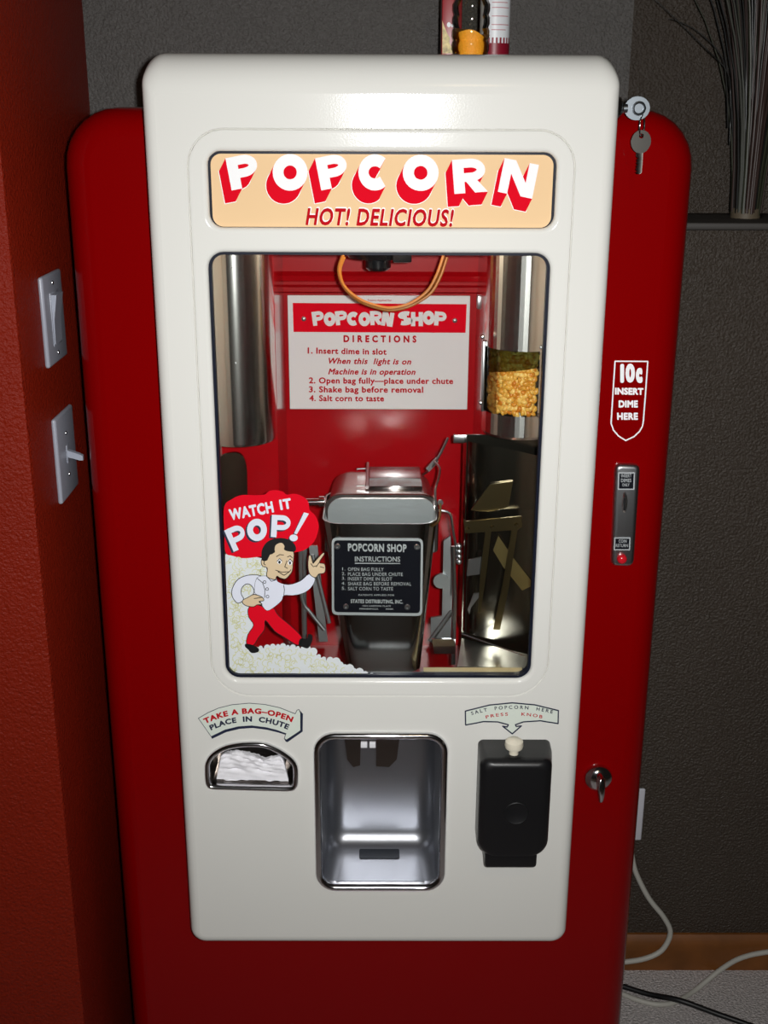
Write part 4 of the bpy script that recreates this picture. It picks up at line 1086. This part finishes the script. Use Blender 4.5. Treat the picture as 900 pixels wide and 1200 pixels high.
# ================================================================== switches, outlet, cords
def switch(name, y0, y1, z0, z1, label, rocker):
    root = empty(name, (WX, (y0+y1)/2, z0)); tag(root, label, 'light switch', 'light switches on the orange wall')
    mb = MB(); bm_ = MB(); mb.box(WX-.0005, WX+.0065, y0, y1, z0, z1, .0035, 3); mb.build('wall_plate', M['switch'], root, 40)
    yc = (y0+y1)/2; zc = (z0+z1)/2; h = z1-z0
    if rocker:
        mb = MB(); mb.box(WX+.006, WX+.0075, yc-.020, yc+.020, zc-.036, zc+.036, .0007); mb.build('rocker_frame', M['switch'], root, 40)
        mb = MB(); q = [(WX+.006, zc-.033), (WX+.0085, zc-.033), (WX+.0095, zc), (WX+.0150, zc+.033), (WX+.006, zc+.033)]
        mb.loft([[Vector((x, y, z)) for x, z in q] for y in (yc-.017, yc+.017)], True, True); mb.build('rocker', M['switch'], root, 30)
        sz = .047
    else:
        mb = MB(); mb.box(WX+.006, WX+.0075, yc-.006, yc+.006, zc-.013, zc+.013, .0007)
        mb.build('toggle_collar', M['switch'], root, 40)
        mb = MB(); a = Vector((WX+.006, yc, zc+.001)); d = Vector((.022, 0, -.007)); rings = []
        for t, s_ in ((0, .0045), (.8, .0040), (1, .003)):
            c = a+d*t; rings.append([c+Vector((0, y*s_, z*s_*1.1)) for y, z in ((-1, -1), (1, -1), (1, 1), (-1, 1))])
        mb.loft(rings, True, True); mb.build('toggle', M['switch'], root, 30); sz = .030
    for s_ in (-1, 1):
        mb = MB(); mb.lathe([(.0032, .006), (.0028, .0074), (0, .0078)], (WX, yc, zc+s_*sz), 'x', 14); mb.build('screw', M['satin'], root, 40)
switch('light_switch', .0705, .166, 1.268, 1.3885, 'upper white wall switch with a wide rocker on the orange wall', True)
switch('light_switch', .0745, .168, 1.0755, 1.197, 'lower white wall switch with a small toggle on the orange wall', False)
zA, zB = at(752, 983, WY).z, at(755, 923, WY).z; xR = .4985
ou = empty('wall_outlet', (xR-.036, WY, zA)); tag(ou, 'white wall outlet half hidden behind the right side of the machine', 'outlet')
mb = MB(); mb.box(xR-.072, xR, WY-.006, WY+.0005, zA, zB, .003, 3); mb.build('cover_plate', M['outlet'], ou, 40)
for s_ in (.3, .7):
    mb = MB(); q = rrect(xR-.053, xR-.019, zA+(zB-zA)*s_-.014, zA+(zB-zA)*s_+.014, .010); mb.prism(q, WY-.0075, WY-.0055); mb.build('socket', M['outlet'], ou, 30)
def cord(pts, r, m_, label, n=8):
    mb = MB(); P = smoothpath(pts, n); mb.tube(P, r, 10); return tag(mb.build('power_cord', m_, None, 60, loc=P[0]), label, 'cord', 'cords behind the machine')
def fl_(px, py, r): return atz(px, py, r)
Yc = WY-.022
cord([at(732, 968, Yc+.010), at(737, 985, Yc), at(740, 1000, Yc), at(745, 1022, Yc), at(760, 1052, Yc), at(778, 1075, Yc), at(785.5, 1093, Yc), at(777, 1112, Yc-.004), at(760, 1122, Yc-.008), at(735, 1127, Yc-.012), at(705, 1128, Yc-.012)], .0052, M['cordw'], 'pale grey cord drooping down the wall from the outlet')
cord([atz(700, 1158, .006), atz(722, 1162, .006), atz(745, 1171, .006), atz(770, 1177, .006), atz(792, 1174, .006), atz(815, 1160, .006), at(845, 1136, Yc-.03), at(870, 1122, Yc-.015), at(905, 1115, Yc-.010), at(960, 1112, Yc-.010)], .0050, M['cordw'], 'pale grey cord snaking across the carpet to the right')
cord([atz(700, 1151, .0045), atz(723, 1154, .005), atz(760, 1165, .007), atz(797, 1172.5, .0195), atz(840, 1188, .010), atz(880, 1202, .0055), atz(940, 1225, .0055)], .0052, M['cordb'], 'black power cord lying across the grey carpet')

# ================================================================== ornamental grass on the ledge
GYp = (WY+RY)/2; gb = at(873, 255, GYp); gb.z = LZ
gr = empty('ornamental_grass', gb); tag(gr, 'bundle of dark dried grass stalks standing on the wall ledge', 'plant')
mb = MB(); mb.lathe([(.024, .0), (.024, .014), (.0225, .016), (0, .016)], gb, 'z', 28); mb.build('bundle_base', M['base'], gr, 40)
rg = random.Random(21)
for k in range(98):
    a = rg.uniform(0, 2*PI); rr0 = .022*math.sqrt(rg.uniform(.05, 1)); b0 = gb+Vector((rr0*math.cos(a)*1.1, rr0*math.sin(a)*1.1, .004+rg.uniform(0, .006)))
    H = rg.uniform(.45, .62); sp = rr0/.022*rg.uniform(.5, 1.25); dirx, diry = math.cos(a), math.sin(a)*.22
    pts = []
    for j in range(9):
        t = j/8; off = .006*t+sp*(.020*t+.21*t**2.6); pts.append(b0+Vector((dirx*off, diry*off, H*t)))
    mb = MB(); r_ = rg.uniform(.0018, .0036); mb.tube(pts, [r_*(1-.75*(j/8)) for j in range(9)], 6)
    mb.build('stalk', GR[rg.choice([0, 0, 0, 1, 1, 2, 2, 3])], gr, 60)
for pts in ([(855, 170), (856, 120), (852, 84), (825, 55), (800, 30), (760, -8)], [(853, 150), (850, 84), (840, 58), (812, 33), (785, 22)]):
    mb = MB(); P = smoothpath([at(x, y, GYp-.03) for x, y in pts], 5); mb.tube(P, [.0013*(1-.6*i/len(P)) for i in range(len(P))], 6); mb.build('stalk', GR[2], gr, 60)
